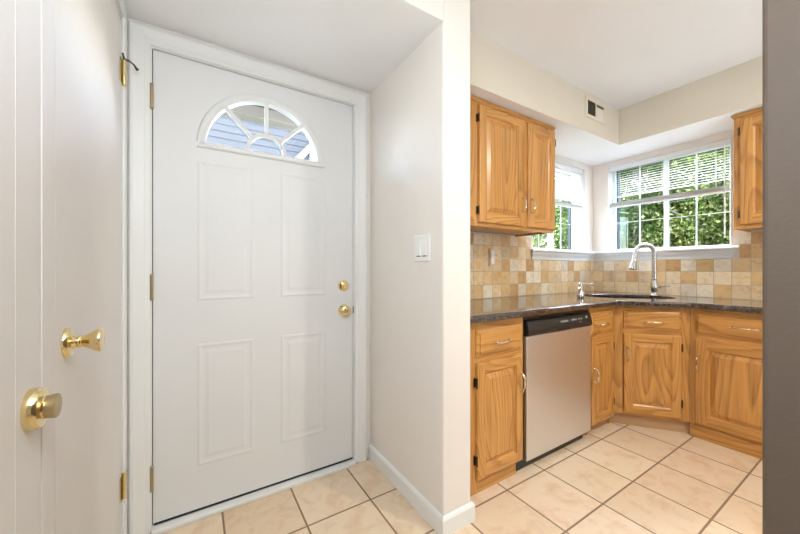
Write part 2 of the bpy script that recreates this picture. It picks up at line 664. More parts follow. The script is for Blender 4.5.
# kitchen soffit, an L over the wall cabinets
poly = [(XP1, 1.325), (2.977, 1.325), (2.977, -2.9), (XW, -2.9), (XW, YD), (XP1, YD)]
mb = MB().prism(poly, ZS, ZC)
mb.m[0] = 1
struct(mb.build('soffit', [M['soffit'], M['ceiling']]))


# ------------------------------------------------------------------ baseboards and door trim
def baseboard(name, pts, h=0.082, t=0.013):
    """runs along pts; the room lies to the left of the direction of travel"""
    mb = MB()
    prof = [(0, 0), (t, 0), (t, h - 0.014), (t * 0.6, h - 0.004), (t * 0.3, h), (0, h)]
    pts = [Vector(p) for p in pts]
    rings = []
    for i, p in enumerate(pts):
        ns = []
        if i > 0:
            d = (pts[i] - pts[i - 1]).normalized()
            ns.append(Vector((-d.y, d.x)))
        if i < len(pts) - 1:
            d = (pts[i + 1] - pts[i]).normalized()
            ns.append(Vector((-d.y, d.x)))
        n = ns[0] if len(ns) == 1 else (ns[0] + ns[1]) / (1 + ns[0].dot(ns[1]))
        rings.append([(p.x + n.x * a, p.y + n.y * a, z) for a, z in prof])
    v = [q for r in rings for q in r]
    k = len(prof)
    f = []
    for i in range(len(rings) - 1):
        for j in range(k):
            j2 = (j + 1) % k
            f.append((i * k + j, i * k + j2, (i + 1) * k + j2, (i + 1) * k + j))
    f.append(list(range(k)))
    f.append([(len(rings) - 1) * k + j for j in range(k)])
    mb.add(v, f)
    return struct(mb.build(name, M['trim']))


baseboard('baseboard_partition', [(XP1, 1.19), (XP1, YP), (XP0, YP), (XP0, YD)])
baseboard('baseboard_near', [(XP1, 0.155), (XP0, 0.155), (XP0, -2.9)][::-1])

mb = MB()
u_casing(mb, DX0 - 0.008, DX1 + 0.008, 0, DZ + 0.008,
         [(0.0, YD + 0.004), (0.0, YD - 0.010), (0.004, YD - 0.013), (0.018, YD - 0.013), (0.022, YD - 0.016),
          (0.048, YD - 0.020), (0.056, YD - 0.022), (0.066, YD - 0.022), (0.071, YD - 0.018), (0.073, YD - 0.004), (0.073, YD)])
struct(mb.build('trim_1', M['trim']))
# jamb lining with its stop
mb = MB()
mb.box(DX0 - 0.012, DX0 - 0.0035, YD + 0.002, 1.90, 0, DZ + 0.012)
mb.box(DX1 + 0.0035, DX1 + 0.012, YD + 0.002, 1.90, 0, DZ + 0.012)
mb.box(DX0 - 0.0035, DX1 + 0.0035, YD + 0.002, 1.90, DZ + 0.0035, DZ + 0.012)
struct(mb.build('trim_2', M['trim']))
# door sill
struct(MB().box(DX0 - 0.0035, DX1 + 0.0035, 1.705, 1.90, 0.0, 0.017).build('trim_3', M['trim'], bevel=0.004))

# ------------------------------------------------------------------ front door
door = empty('door_1', (0, 0, 0), 0, 'white panelled front door with a half round fan window', 'door', None, 'structure')
DY0, DY1 = YD + 0.005, YD + 0.048
FX, FZ = 0.306, 1.690     # centre of the fan window
RO, RG = 0.262, 0.262     # opening radius
mb = MB()
DB = 0.030
mb.box(DX0, DX1, DY0, DY1, DB, FZ)
arc = [(FX + RO * math.cos(t), FZ + RO * math.sin(t)) for t in [math.pi * k / 32 for k in range(33)]]
poly = [(DX1, FZ), (DX1, DZ), (DX0, DZ), (DX0, FZ)] + arc[::-1]
n = len(poly)
# front and back as strips between the arch and the outer rectangle, so that the faces stay clean
outer = []
for k in range(33):
    t = math.pi * k / 32
    c, s = math.cos(t), math.sin(t)
    tx = ((DX1 - FX) / c) if c > 1e-6 else (((DX0 - FX) / c) if c < -1e-6 else 1e9)
    tz = (DZ - FZ) / s if s > 1e-6 else 1e9
    r = min(tx, tz)
    outer.append((FX + r * c, FZ + r * s))
cr = [(DX1, DZ), (DX0, DZ)]
for y, flip in ((DY0, False), (DY1, True)):
    v = [(x, y, z) for x, z in arc] + [(x, y, z) for x, z in outer]
    f = []
    for k in range(32):
        a, b = outer[k], outer[k + 1]
        q = [k, k + 1, 33 + k + 1, 33 + k]
        for c in cr:
            on = abs(a[0] - c[0]) < 1e-6 and abs(b[1] - c[1]) < 1e-6 or abs(a[1] - c[1]) < 1e-6 and abs(b[0] - c[0]) < 1e-6
            if on and not (abs(a[0] - b[0]) < 1e-6 or abs(a[1] - b[1]) < 1e-6):
                v.append((c[0], y, c[1]))
                q = [k, k + 1, 33 + k + 1, len(v) - 1, 33 + k]
        f.append(q)
    mb.add(v, f)
v, f = [], []
for k, (x, z) in enumerate(arc):
    v += [(x, DY0, z), (x, DY1, z)]
f = [(2 * k, 2 * k + 1, 2 * k + 3, 2 * k + 2) for k in range(32)]
mb.add(v, f)
mb.add([(DX0, DY0, FZ), (DX0, DY1, FZ), (DX0, DY1, DZ), (DX0, DY0, DZ), (DX1, DY0, FZ), (DX1, DY1, FZ), (DX1, DY1, DZ), (DX1, DY0, DZ)],
       [(0, 1, 2, 3), (4, 7, 6, 5), (3, 2, 6, 7)])
# four embossed panels pressed into the skin
for x0, x1, z0, z1 in ((0.010, 0.250, 0.975, 1.615), (0.374, 0.614, 0.975, 1.615), (0.010, 0.250, 0.222, 0.778), (0.374, 0.614, 0.222, 0.778)):
    rect_rings(mb, x0, x1, z0, z1, [(0, DY0 + 0.001), (0.004, DY0 - 0.0018), (0.009, DY0 - 0.0027), (0.014, DY0 - 0.0018), (0.021, DY0 - 0.0003),
                                    (0.034, DY0 - 0.0003), (0.041, DY0 - 0.0018), (0.050, DY0 - 0.0027), (0.054, DY0 - 0.0024)])
mb.build('door_leaf', M['door'], door)
# fan window: arched frame, hub, three spokes, glass
frame = MB()
prof = [(RO + 0.036, DY0), (RO + 0.033, DY0 - 0.007), (RO + 0.024, DY0 - 0.011), (RO + 0.008, DY0 - 0.011), (RO - 0.001, DY0 - 0.004), (RO - 0.001, DY0 + 0.012)]
v, f = [], []
K = 40
BOT = 0.030
for k in range(K + 1):
    t = math.pi * k / K
    for r, y in prof:
        v.append((FX + r * math.cos(t), y, FZ + r * math.sin(t)))
P_ = len(prof)
for k in range(K):
    for j in range(P_ - 1):
        f.append((k * P_ + j, k * P_ + j + 1, (k + 1) * P_ + j + 1, (k + 1) * P_ + j))
frame.add(v, f, 0, True)
# level bar below the arch
w = RO + 0.036
bar = [(0.0, DY0 + 0.012), (0.0, DY0 - 0.004), (-0.008, DY0 - 0.011), (-0.022, DY0 - 0.011), (-0.028, DY0 - 0.007), (-0.030, DY0)]
bv = [(FX - w, y, FZ + 0.012 + z) for z, y in bar] + [(FX + w, y, FZ + 0.012 + z) for z, y in bar]
frame.add(bv, [(i, i + 1, 6 + i + 1, 6 + i) for i in range(5)] + [(0, 1, 2, 3, 4, 5), (11, 10, 9, 8, 7, 6)])
fr = frame.build('fan_window_frame', M['door'], door)
grid = MB()
HR = 0.088


def arc_bar(mb, r0, r1, y0, y1, k=24):
    v, f = [], []
    for i in range(k + 1):
        t = math.pi * i / k
        for r, y in ((r0, y1), (r0, y0), (r1, y0), (r1, y1)):
            v.append((FX + r * math.cos(t), y, FZ + 0.010 + r * math.sin(t)))
    for i in range(k):
        for j in range(3):
            f.append((i * 4 + j, i * 4 + j + 1, i * 4 + 4 + j + 1, i * 4 + 4 + j))
    mb.add(v, f)


arc_bar(grid, HR - 0.009, HR + 0.009, DY0 - 0.006, DY0 + 0.014)
for a in (45, 90, 135):
    t = math.radians(a)
    d = Vector((math.cos(t), 0, math.sin(t)))
    p = Vector((-d.z, 0, d.x)) * 0.0085
    c = Vector((FX, 0, FZ + 0.010))
    vv = []
    for r in (HR + 0.006, RO + 0.001 - (0.01 if a == 90 else 0.0)):
        for sgn in (-1, 1):
            for y in (DY0 - 0.006, DY0 + 0.014):
                q = c + d * r + p * sgn
                vv.append((q.x, y, q.z))
    grid.add(vv, [(0, 1, 3, 2), (4, 6, 7, 5), (0, 4, 5, 1), (2, 3, 7, 6), (0, 2, 6, 4), (1, 5, 7, 3)])
grid.build('muntin', M['door'], fr)
gl = MB()
g0 = [(FX + RO * math.cos(math.pi * k / 32), FZ + RO * math.sin(math.pi * k / 32)) for k in range(33)]
gl.add([(x, DY0 + 0.018, z) for x, z in g0] + [(x, DY0 + 0.024, z) for x, z in g0],
       [list(range(33)), list(range(33, 66))[::-1]] + [(k, k + 1, 34 + k, 33 + k) for k in range(32)] + [(32, 0, 33, 65)])
gl.build('pane', M['fan_glass'], fr)
# hardware
ws_ = MB()
ws_.box(DX0 - 0.0034, DX0 - 0.0002, DY0 + 0.008, DY0 + 0.030, 0.02, DZ + 0.003)
ws_.box(DX1 + 0.0002, DX1 + 0.0034, DY0 + 0.008, DY0 + 0.030, 0.02, DZ + 0.003)
ws_.box(DX0 - 0.0002, DX1 + 0.0002, DY0 + 0.008, DY0 + 0.030, DZ + 0.0003, DZ + 0.0034)
ws_.build('dark_gap_seal', M['dark'], door)  # dark seal strip, added so the gap round the leaf reads as shaded
for z in (1.852, 1.042, 0.229):
    h = MB()
    h.tube([(DX0 - 0.004, DY0 - 0.013, z - 0.045), (DX0 - 0.004, DY0 - 0.013, z + 0.045)], 0.0065, 10)
    h.lathe([(0.003, -0.056), (0.007, -0.052), (0.008, -0.047), (0.0065, -0.045)], (DX0 - 0.004, DY0 - 0.013, z))
    h.lathe([(0.0065, 0.045), (0.008, 0.047), (0.007, 0.052), (0.003, 0.056)], (DX0 - 0.004, DY0 - 0.013, z))
    for k in (-1, 0, 1):
        h.lathe([(0.0065, -0.001), (0.0074, 0), (0.0065, 0.001)], (DX0 - 0.004, DY0 - 0.013, z + k * 0.015))
    h.box(DX0 - 0.018, DX0 - 0.003, DY0 - 0.0165, DY0 - 0.0125, z - 0.045, z + 0.045)
    h.build('hinge', M['aged_brass'], door)
kb = MB()
kb.lathe([(0.033, 0), (0.033, 0.004), (0.030, 0.009), (0.016, 0.012), (0.012, 0.016), (0.013, 0.022), (0.022, 0.027), (0.0275, 0.035),
          (0.027, 0.043), (0.020, 0.048), (0.010, 0.050), (0.0, 0.050)], (0.718, DY0, 0.885), (0, -1, 0))
k1 = kb.build('door_knob', M['brass'], door)
MB().lathe([(0.009, 0.048), (0.009, 0.0525), (0.006, 0.054), (0, 0.054)], (0.718, DY0, 0.885), (0, -1, 0)).box(0.7165, 0.7195, DY0 - 0.0555, DY0 - 0.053, 0.879, 0.891).build('turn_button', M['tarnish'], k1)
db = MB().lathe([(0.031, 0), (0.031, 0.005), (0.027, 0.012), (0.014, 0.014), (0.0, 0.014)], (0.716, DY0, 1.022), (0, -1, 0)).build('deadbolt', M['brass'], door)
MB().box(0.711, 0.721, DY0 - 0.030, DY0 - 0.013, 1.005, 1.039).build('thumb_turn', M['brass'], db, bevel=0.004)
MB().box(DX0 + 0.002, DX1 - 0.002, DY0 + 0.003, DY1 - 0.003, 0.0175, 0.032).build('door_sweep', M['dark'], door)
MB().box(DX1 + 0.0005, DX1 + 0.003, DY0 - 0.006, DY0 + 0.02, 0.862, 0.902).build('latch_plate', M['hinge_dark'], door)


# ------------------------------------------------------------------ closet doors on the left wall
def closet(name, y0, y1, label, lead, dp=0.0):
    d = empty(name, (0, 0, 0), 0, label, 'door', None, 'structure')
    mb = MB()
    xf = XL
    st = 0.100
    # leaf with flat stiles and a shallow sunk panel; drawn facing +x
    base = MB()
    rect_rings(base, y0, y1, 0.012, 2.076, [(0, 0.034), (0, 0.001), (0.002, 0), (0.002 + 0.0, 0)], close=False)
    mb.box(xf - 0.034, xf - 0.0004, y0, y1, 0.012, 2.076)
    sa, sc = (st, 0.012) if lead else (0.1, st)
    mb.box(xf - 0.0004, xf - dp, y0, y0 + sa, 0.012, 2.076)
    mb.box(xf - 0.0004, xf - dp, y1 - sc, y1, 0.012, 2.076)
    mb.box(xf - 0.0004, xf - dp, y0 + sa, y1 - sc, 2.030, 2.076)
    mb.box(xf - 0.0004, xf - dp, y0 + sa, y1 - sc, 0.012, 0.06)
    mb.build('door_leaf', M['closet'], d)
    return d


dA = closet('door_2', 0.935, 1.632, 'tall off white closet door hung beside the front door', True)
dB = closet('door_3', 0.180, 0.862, 'off white closet door nearest the left edge of the photo', False)
# posts and casing of the closet openings
struct(MB().box(-0.32, XL + 0.001, 0.866, 0.931, 0, 2.085).build('trim_4', M['closet'], bevel=0.002))
mb = MB().box(-0.32, XL, 1.636, YD - 0.0005, 0, 2.085)
mb.box(XL, XL + 0.010, 1.648, 1.700, 0, 2.100)
struct(mb.build('trim_5', M['trim'], bevel=0.003))
mb = MB().box(XL + 0.0005, XL + 0.010, 0.10, 1.700, 2.100, 2.150)
struct(mb.build('trim_6', M['trim'], bevel=0.003))


def flared_knob(parent, y, z, mat, dull):
    k = MB()
    prof = [(0.033, 0), (0.033, 0.004), (0.030, 0.009), (0.015, 0.012), (0.011, 0.018), (0.0135, 0.021), (0.0135, 0.024), (0.011, 0.027),
            (0.013, 0.031), (0.019, 0.041), (0.0245, 0.050), (0.0262, 0.056), (0.025, 0.060), (0.018, 0.062), (0, 0.062)]
    if dull:
        prof = [(0.035, 0), (0.035, 0.012), (0.032, 0.017), (0.020, 0.019), (0.019, 0.021), (0.0205, 0.030), (0.0210, 0.034), (0.019, 0.036), (0.0, 0.036)]
        k.lathe(prof[:5], (XL, y, z), (1, 0, 0))
        o = k.build('door_knob', mat, parent)
        MB().lathe(prof[4:], (XL, y, z), (1, 0, 0)).build('knob_grip', M['tarnish'], o)
        return o
    return k.lathe(prof, (XL, y, z), (1, 0, 0)).build('door_knob', mat, parent)


flared_knob(dA, 1.000, 0.958, M['brass'], False)
flared_knob(dB, 0.812, 0.880, M['brass'], True)
for z in (1.879, 0.281):
    h = MB()
    h.box(XL + 0.0005, XL + 0.003, 1.606, 1.632, z - 0.045, z + 0.045)
    h.box(XL + 0.0102, XL + 0.0125, 1.6485, 1.676, z - 0.045, z + 0.045)
    h.tube([(XL + 0.009, 1.6400, z - 0.046), (XL + 0.009, 1.6400, z + 0.046)], 0.0065, 10)
    for k in (-0.05, 0.046):
        h.lathe([(0.0065, 0), (0.008, 0.002), (0.003, 0.006)], (XL + 0.009, 1.6400, z + k))
    hh = h.build('hinge', M['brass'], dA)
    if z > 1:
        s_ = MB()
        p0 = Vector((XL + 0.009, 1.6400, z + 0.052))
        s_.tube([p0 + Vector((-0.002, -0.022, 0.012)), p0 + Vector((0.0, -0.012, 0.005)), p0, p0 + Vector((0.014, 0.010, 0.004)), p0 + Vector((0.028, 0.015, -0.004)),
                 p0 + Vector((0.034, 0.016, -0.014)), p0 + Vector((0.039, 0.016, -0.020))], [0.0035, 0.003, 0.005, 0.0035, 0.0035, 0.0045, 0.0065], 8)
        s_.build('hinge_stop', M['hinge_dark'], hh)

# ------------------------------------------------------------------ light switch
sw = empty('light_switch', (XP0, 1.212, 1.214), -math.pi / 2, 'white double rocker light switch plate on the beige wall beside the front door', 'light switch')
mb = MB()
rect_rings(mb, -0.060, 0.060, -0.0605, 0.0605, [(0, -0.0005), (0, -0.004), (0.003, -0.0065), (0.006, -0.007)])
mb.build('plate', M['plastic'], sw)
for cx in (-0.023, 0.023):
    r = MB()
    r.add([(cx - 0.0165, -0.007, -0.034), (cx + 0.0165, -0.007, -0.034), (cx + 0.0165, -0.007, 0.034), (cx - 0.0165, -0.007, 0.034),
           (cx - 0.0165, -0.0125, -0.033), (cx + 0.0165, -0.0125, -0.033), (cx + 0.0165, -0.008, 0.033), (cx - 0.0165, -0.008, 0.033)],
          [(0, 1, 2, 3), (4, 7, 6, 5), (0, 4, 5, 1), (1, 5, 6, 2), (2, 6, 7, 3), (3, 7, 4, 0)])
    r.build('rocker', M['plastic'], sw)
    MB().box(cx - 0.0165, cx + 0.0165, -0.0074, -0.006, -0.038, -0.0345).build('gap', M['dark'], sw)

# ------------------------------------------------------------------ air vent on the soffit
vt = empty('air_vent', (2.605, 1.325, 2.332), 0, 'small cream air vent high on the soffit above the window corner', 'air vent')
mb = MB()
W2, H2 = 0.146, 0.078
rect_rings(mb, -W2, W2, -H2, H2, [(0, -0.0005), (0, -0.004), (0.006, -0.010), (0.022, -0.010), (0.026, -0.006), (0.027, -0.0006)], close=False)
mb.box(-0.006, 0.006, -0.009, -0.0006, -H2 + 0.030, H2 - 0.030)
mb.build('vent_frame', M['cream'], vt)
MB().box(-W2 + 0.024, -0.006, -0.0035, -0.0006, -H2 + 0.024, H2 - 0.024).build('opening', M['vent_dark'], vt)
mb = MB().box(0.006, W2 - 0.024, -0.002, -0.0006, -H2 + 0.024, H2 - 0.024)
ob = mb.build('opening', M['vent_dark'], vt)
mb = MB()
for k in range(7):
    x = -W2 + 0.032 + k * 0.0145
    if x < -0.010:
        mb.box(x, x + 0.0016, -0.008, -0.0036, -H2 + 0.024, H2 - 0.024)
mb.build('louver', M['vent_dark'], vt)
MB().box(0.008, W2 - 0.026, -0.0060, -0.0022, -H2 + 0.024, H2 - 0.048).build('damper', M['cream'], vt)


# ------------------------------------------------------------------ windows (frames, panes, sill) and blinds
# left window: horizontal slider in the front wall
WZ0, WZ1 = 1.272, 2.095


def ring(mb, x0, x1, z0, z1, w, y0, y1, mat=0):
    mb.box(x0, x0 + w, y0, y1, z0, z1, mat)
    mb.box(x1 - w, x1, y0, y1, z0, z1, mat)
    mb.box(x0 + w, x1 - w, y0, y1, z0, z0 + w, mat)
    mb.box(x0 + w, x1 - w, y0, y1, z1 - w, z1, mat)


def window(name, loc, rz, w, h, dark_side):
    """local: x along the wall, y into the wall, z up from the opening's foot; two sashes"""
    FR = 0.016
    mw = 0.0045 if dark_side == 'wide' else 0.0026
    r = empty(name, loc, rz, None, None, None, 'structure')
    f = MB()
    ring(f, 0.0, w, 0.0, h, FR, 0.070, 0.125)
    f.build('window_frame', M['vinyl'], r, bevel=0.002)
    d = MB()
    ring(d, 0.001, w - 0.001, 0.001, h - 0.001, FR + 0.022, 0.126, 0.152)
    d.build('outer_frame', M['bronze_shade'], r)
    mid = w / 2
    for i, (x0, x1, y) in enumerate(((FR, mid + 0.020, 0.078), (mid - 0.020, w - FR, 0.100))):
        s = MB()
        sw_ = 0.018 if i == 0 else 0.017
        ring(s, x0, x1, FR, h - FR, sw_, y, y + 0.020)
        so = s.build('sash', M['vinyl'], r, bevel=0.002)
        xm = (x0 + x1) / 2
        g = MB()
        g.box(x0 + sw_, x1 - sw_, y + 0.008, y + 0.012, FR + sw_, h - FR - sw_)
        g.build('pane', M['glass'], so)
        m = MB()
        m.box(xm - mw, xm + mw, y + 0.0125, y + 0.018, FR + sw_, h - FR - sw_)
        for q in (1, 2):
            zc = FR + sw_ + (h - 2 * FR - 2 * sw_) * q / 3.0
            m.box(x0 + sw_, x1 - sw_, y + 0.0125, y + 0.018, zc - mw * 0.6, zc + mw * 0.6)
        m.build('muntin', M['vinyl'], so)
    return r


window('window_1', (2.41, YD, WZ0), 0, 3.235 - 2.41, WZ1 - WZ0, 'narrow')
# right window: local x runs towards -Y
window('window_2', (XW, 1.603, 1.272), -math.pi / 2, 1.603 - 0.742, 2.10 - 1.272, 'wide')
# white reveals lining the openings
mb = MB()
ring(mb, 2.4105, 3.2345, WZ0 - 0.0095, WZ1 - 0.0005, 0.006, YD - 0.004, 1.89)
struct(mb.build('trim_7', M['trim']))
mb = MB()
for a in ((XW - 0.004, 3.53, 0.7425, 0.7485, 1.2725, 2.0995), (XW - 0.004, 3.53, 1.5965, 1.6025, 1.2725, 2.0995), (XW - 0.004, 3.53, 0.7485, 1.5965, 2.0935, 2.0995)):
    mb.box(*a)
struct(mb.build('trim_8', M['trim']))


def sill_run(name, pts, ends):
    """stool and moulded apron swept along pts (room on the right of travel)"""
    prof = [(0.0, 1.284), (0.046, 1.284), (0.052, 1.279), (0.052, 1.266), (0.046, 1.260), (0.036, 1.258), (0.032, 1.244), (0.020, 1.226), (0.014, 1.214), (0.012, 1.196), (0.0, 1.192)]
    pts = [Vector(p) for p in pts]
    rings = []
    for i, p in enumerate(pts):
        ns = []
        if i > 0:
            d = (pts[i] - pts[i - 1]).normalized()
            ns.append(Vector((d.y, -d.x)))
        if i < len(pts) - 1:
            d = (pts[i + 1] - pts[i]).normalized()
            ns.append(Vector((d.y, -d.x)))
        n = ns[0] if len(ns) == 1 else (ns[0] + ns[1]) / (1 + ns[0].dot(ns[1]))
        rr = []
        for a, z in prof:
            q = Vector((p.x + n.x * a, p.y + n.y * a))
            if i == 0 or i == len(pts) - 1:       # ogee return at the ends
                d = (pts[1] - pts[0]).normalized() if i == 0 else (pts[-1] - pts[-2]).normalized()
                q += d * (a - 0.012) * (-1 if i == 0 else 1)
            rr.append((q.x, q.y, z))
        rings.append(rr)
    k = len(prof)
    v = [q for r in rings for q in r]
    f = []
    for i in range(len(rings) - 1):
        for j in range(k):
            j2 = (j + 1) % k
            f.append((i * k + j, i * k + j2, (i + 1) * k + j2, (i + 1) * k + j))
    f.append(list(range(k)))
    f.append([(len(rings) - 1) * k + j for j in range(k)])
    return struct(MB().add(v, f).build(name, M['trim']))


sill_run('trim_9', [(2.395, YD - 0.0005), (XW - 0.0005, YD - 0.0005), (XW - 0.0005, 0.735)], None)


def blind(loc, rz, w, drop, tilt, label, wand_x, stack):
    b = empty('window_blind', loc, rz, label, 'blind')
    # local: x along, y towards the glass is +, z=0 at the top
    MB().box(0, w, -0.002, 0.030, -0.040, 0.0).build('headrail', M['vinyl'], b, bevel=0.003)
    s = MB()
    n = int((drop - 0.06 - stack) / 0.0205)
    for k in range(n):
        z = -0.052 - k * 0.0205
        a = math.radians(tilt)
        vs = []
        for j in range(5):
            u = (j / 4 - 0.5) * 0.025
            cz = 0.0018 * (1 - (2 * u / 0.025) ** 2)
            yy = 0.014 + u * math.cos(a) - cz * math.sin(a)
            zz = z + u * math.sin(a) + cz * math.cos(a)
            vs.append((yy, zz))
        v = [(0.004, y, zz) for y, zz in vs] + [(w - 0.004, y, zz) for y, zz in vs]
        v += [(0.004, y, zz - 0.0006) for y, zz in vs] + [(w - 0.004, y, zz - 0.0006) for y, zz in vs]
        f = [(j, j + 1, 6 + j, 5 + j) for j in range(4)] + [(10 + j, 15 + j, 16 + j, 11 + j) for j in range(4)]
        f += [(0, 5, 15, 10), (4, 14, 19, 9)]
        s.add(v, f)
    s.build('slats', M['vinyl'], b)
    r = MB()
    k = 0
    z = -drop + 0.016
    while z < -drop + stack:
        r.box(0.004, w - 0.004, 0.001, 0.027, z, z + 0.0014)
        z += 0.003
    r.build('gathered_slats', M['vinyl'], b)
    MB().box(0.002, w - 0.002, 0.003, 0.026, -drop, -drop + 0.014).build('bottom_rail', M['vinyl'], b, bevel=0.003)
    for fx in (0.10, 0.5, 0.90):
        c = MB()
        c.box(w * fx - 0.0008, w * fx + 0.0008, 0.0000, 0.0010, -drop + 0.01, -0.04)
        c.box(w * fx - 0.0008, w * fx + 0.0008, 0.0270, 0.0280, -drop + 0.01, -0.04)
        c.box(w * fx - 0.0004, w * fx + 0.0004, 0.0000, 0.0280, -drop + 0.015, -drop + 0.016)
        c.build('ladder_cord', M['vinyl'], b)
    if wand_x:
        wd = MB()
        wd.tube([(wand_x, -0.006, -0.030), (wand_x, -0.014, -0.05), (wand_x, -0.016, -0.10), (wand_x, -0.016, -0.74)], [0.002, 0.003, 0.0045, 0.0045], 8)
        wd.build('tilt_wand', M['plastic'], b)
    return b


blind((2.420, YD + 0.020, 2.088), 0, 0.806, 0.385, 58, 'white mini blind half lowered in the narrow window beside the wall cabinet', None, 0.035)
blind((XW + 0.012, 1.594, 2.092), -math.pi / 2, 0.842, 0.395, 12, 'white mini blind with open slats in the wide window over the sink', 0.815, 0.050)

# ------------------------------------------------------------------ backsplash
mb = MB().box(XP1, 2.378, YD - 0.009, YD - 0.0003, TOP, 1.378)
mb.box(2.378, XW - 0.0005, YD - 0.009, YD - 0.0003, TOP, 1.192)
tag(mb.build('tile_backsplash', M['splash_front']), 'tan stone tile backsplash under the left wall cabinet and narrow window', 'backsplash')
mb = MB().box(XW - 0.009, XW - 0.0003, 0.700, YD - 0.0095, TOP, 1.192)
mb.box(XW - 0.009, XW - 0.0003, -0.20, 0.700, TOP, 1.380)
tag(mb.build('tile_backsplash', M['splash_side']), 'tan stone tile backsplash below the wide window and right wall cabinet', 'backsplash')

# outlet under the left cabinet
ou = empty('wall_outlet', (1.915, YD - 0.0092, 1.205), 0, 'white wall outlet without its cover on the tile under the left wall cabinet', 'outlet')
MB().box(-0.042, -0.020, -0.004, 0.0, -0.066, 0.068).build('plate', M['worn'], ou, bevel=0.001)
MB().box(-0.015, 0.022, -0.008, 0.0, -0.052, 0.052).build('socket', M['plastic'], ou, bevel=0.003)
MB().box(-0.006, 0.012, -0.0095, -0.0075, -0.036, -0.010).box(-0.006, 0.012, -0.0095, -0.0075, 0.010, 0.036).build('socket_face', M['plastic'], ou)


# ------------------------------------------------------------------ cabinets
OAK = None


def oaks():
    return [M['oak_v'], M['oak_h'], M['dark'], M['worn']]


def raised_door(parent, x0, x1, z0, z1, stile=0.052, y=0.0, t=0.019):
    mb = MB()
    yf = y - t
    s = stile
    rect_rings(mb, x0, x1, z0, z1, [(0, y), (0, yf + 0.006), (0.003, yf + 0.0015), (0.007, yf)], 0, 1, close=False)
    # stiles run full height, rails sit between them
    a = 0.007
    mb.add([(x0 + a, yf, z0 + a), (x0 + s, yf, z0 + a), (x0 + s, yf, z1 - a), (x0 + a, yf, z1 - a)], [(0, 1, 2, 3)], 0)
    mb.add([(x1 - s, yf, z0 + a), (x1 - a, yf, z0 + a), (x1 - a, yf, z1 - a), (x1 - s, yf, z1 - a)], [(0, 1, 2, 3)], 0)
    mb.add([(x0 + s, yf, z0 + a), (x1 - s, yf, z0 + a), (x1 - s, yf, z0 + s), (x0 + s, yf, z0 + s)], [(0, 1, 2, 3)], 1)
    mb.add([(x0 + s, yf, z1 - s), (x1 - s, yf, z1 - s), (x1 - s, yf, z1 - a), (x0 + s, yf, z1 - a)], [(0, 1, 2, 3)], 1)
    rect_rings(mb, x0, x1, z0, z1, [(s, yf), (s + 0.002, yf + 0.006), (s + 0.007, yf + 0.0095), (s + 0.012, yf + 0.0125)], 0, 1, close=False)
    i = s + 0.012
    rect_rings(mb, x0, x1, z0, z1, [(i, yf + 0.0125), (i + 0.003, yf + 0.0115), (i + 0.026, yf + 0.0030), (i + 0.0265, yf + 0.0010), (i + 0.030, yf + 0.0008)], 0, 0, close=False)
    j = i + 0.030
    mb.add([(x0 + j, yf + 0.0008, z0 + j), (x1 - j, yf + 0.0008, z0 + j), (x1 - j, yf + 0.0008, z1 - j), (x0 + j, yf + 0.0008, z1 - j)], [(0, 1, 2, 3)], 0)
    mb.add([(x0, y, z0), (x1, y, z0), (x1, y, z1), (x0, y, z1)], [(3, 2, 1, 0)], 0)
    return mb.build('door', oaks(), parent)


def drawer_front(parent, x0, x1, z0, z1, y=0.0, t=0.019):
    mb = MB()
    yf = y - t
    rect_rings(mb, x0, x1, z0, z1, [(0, y), (0, yf + 0.013), (0.004, yf + 0.0105), (0.018, yf + 0.004), (0.0185, yf + 0.0006), (0.021, yf), (0.030, yf)], 1, 1)
    return mb.build('drawer', oaks(), parent)


def pull(parent, cx, cz, length, vertical, y):
    """arched pull with swollen grip and two round feet"""
    def P3(a, out):
        return (cx, y - out, cz + a) if vertical else (cx + a, y - out, cz)
    h = length / 2
    mb = MB()
    path, rad = [], []
    for i in range(15):
        t = -1 + 2 * i / 14
        path.append(P3(h * 0.92 * t, 0.010 + 0.018 * (1 - t ** 4)))
        rad.append(0.0042 + 0.0026 * math.exp(-(t * 2.6) ** 2) + 0.0012 * (abs(t) > 0.85))
    mb.tube(path, rad, 8)
    for sgn in (-1, 1):
        mb.lathe([(0.0075, 0), (0.0075, 0.002), (0.005, 0.005), (0.0042, 0.012), (0.0048, 0.015)], P3(sgn * h * 0.92, 0), (0, -1, 0), 12)
        mb.tube([P3(sgn * h * 0.92, 0.012), P3(sgn * h * 1.03, 0.013), P3(sgn * h * 1.08, 0.018)], [0.0045, 0.004, 0.0025], 8)
    return mb.build('handle', M['pull'], parent)


def cab_hinge(parent, x, z, y, side):
    mb = MB()
    mb.tube([(x, y - 0.016, z - 0.022), (x, y - 0.016, z + 0.022)], 0.0042, 8)
    mb.box(x - 0.008 if side > 0 else x - 0.002, x + 0.002 if side > 0 else x + 0.008, y - 0.0025, y - 0.0002, z - 0.024, z + 0.024)
    mb.box(x - 0.0025, x + 0.0025, y - 0.016, y - 0.002, z - 0.020, z + 0.020)
    for k in (-0.026, 0.022):
        mb.lathe([(0.0042, 0), (0.0048, 0.002), (0.0015, 0.004)], (x, y - 0.016, z + k), (0, 0, 1), 8)
    return mb.build('hinge', M['hinge_dark'], parent)


def frame_front(mb, w, z0, z1, openings, y0=0.0, t=0.020):
    """face frame: stiles upright, rails level, dark inside behind the doors"""
    mb.box(0, w, y0, y0 + t, z0, z1, 0)


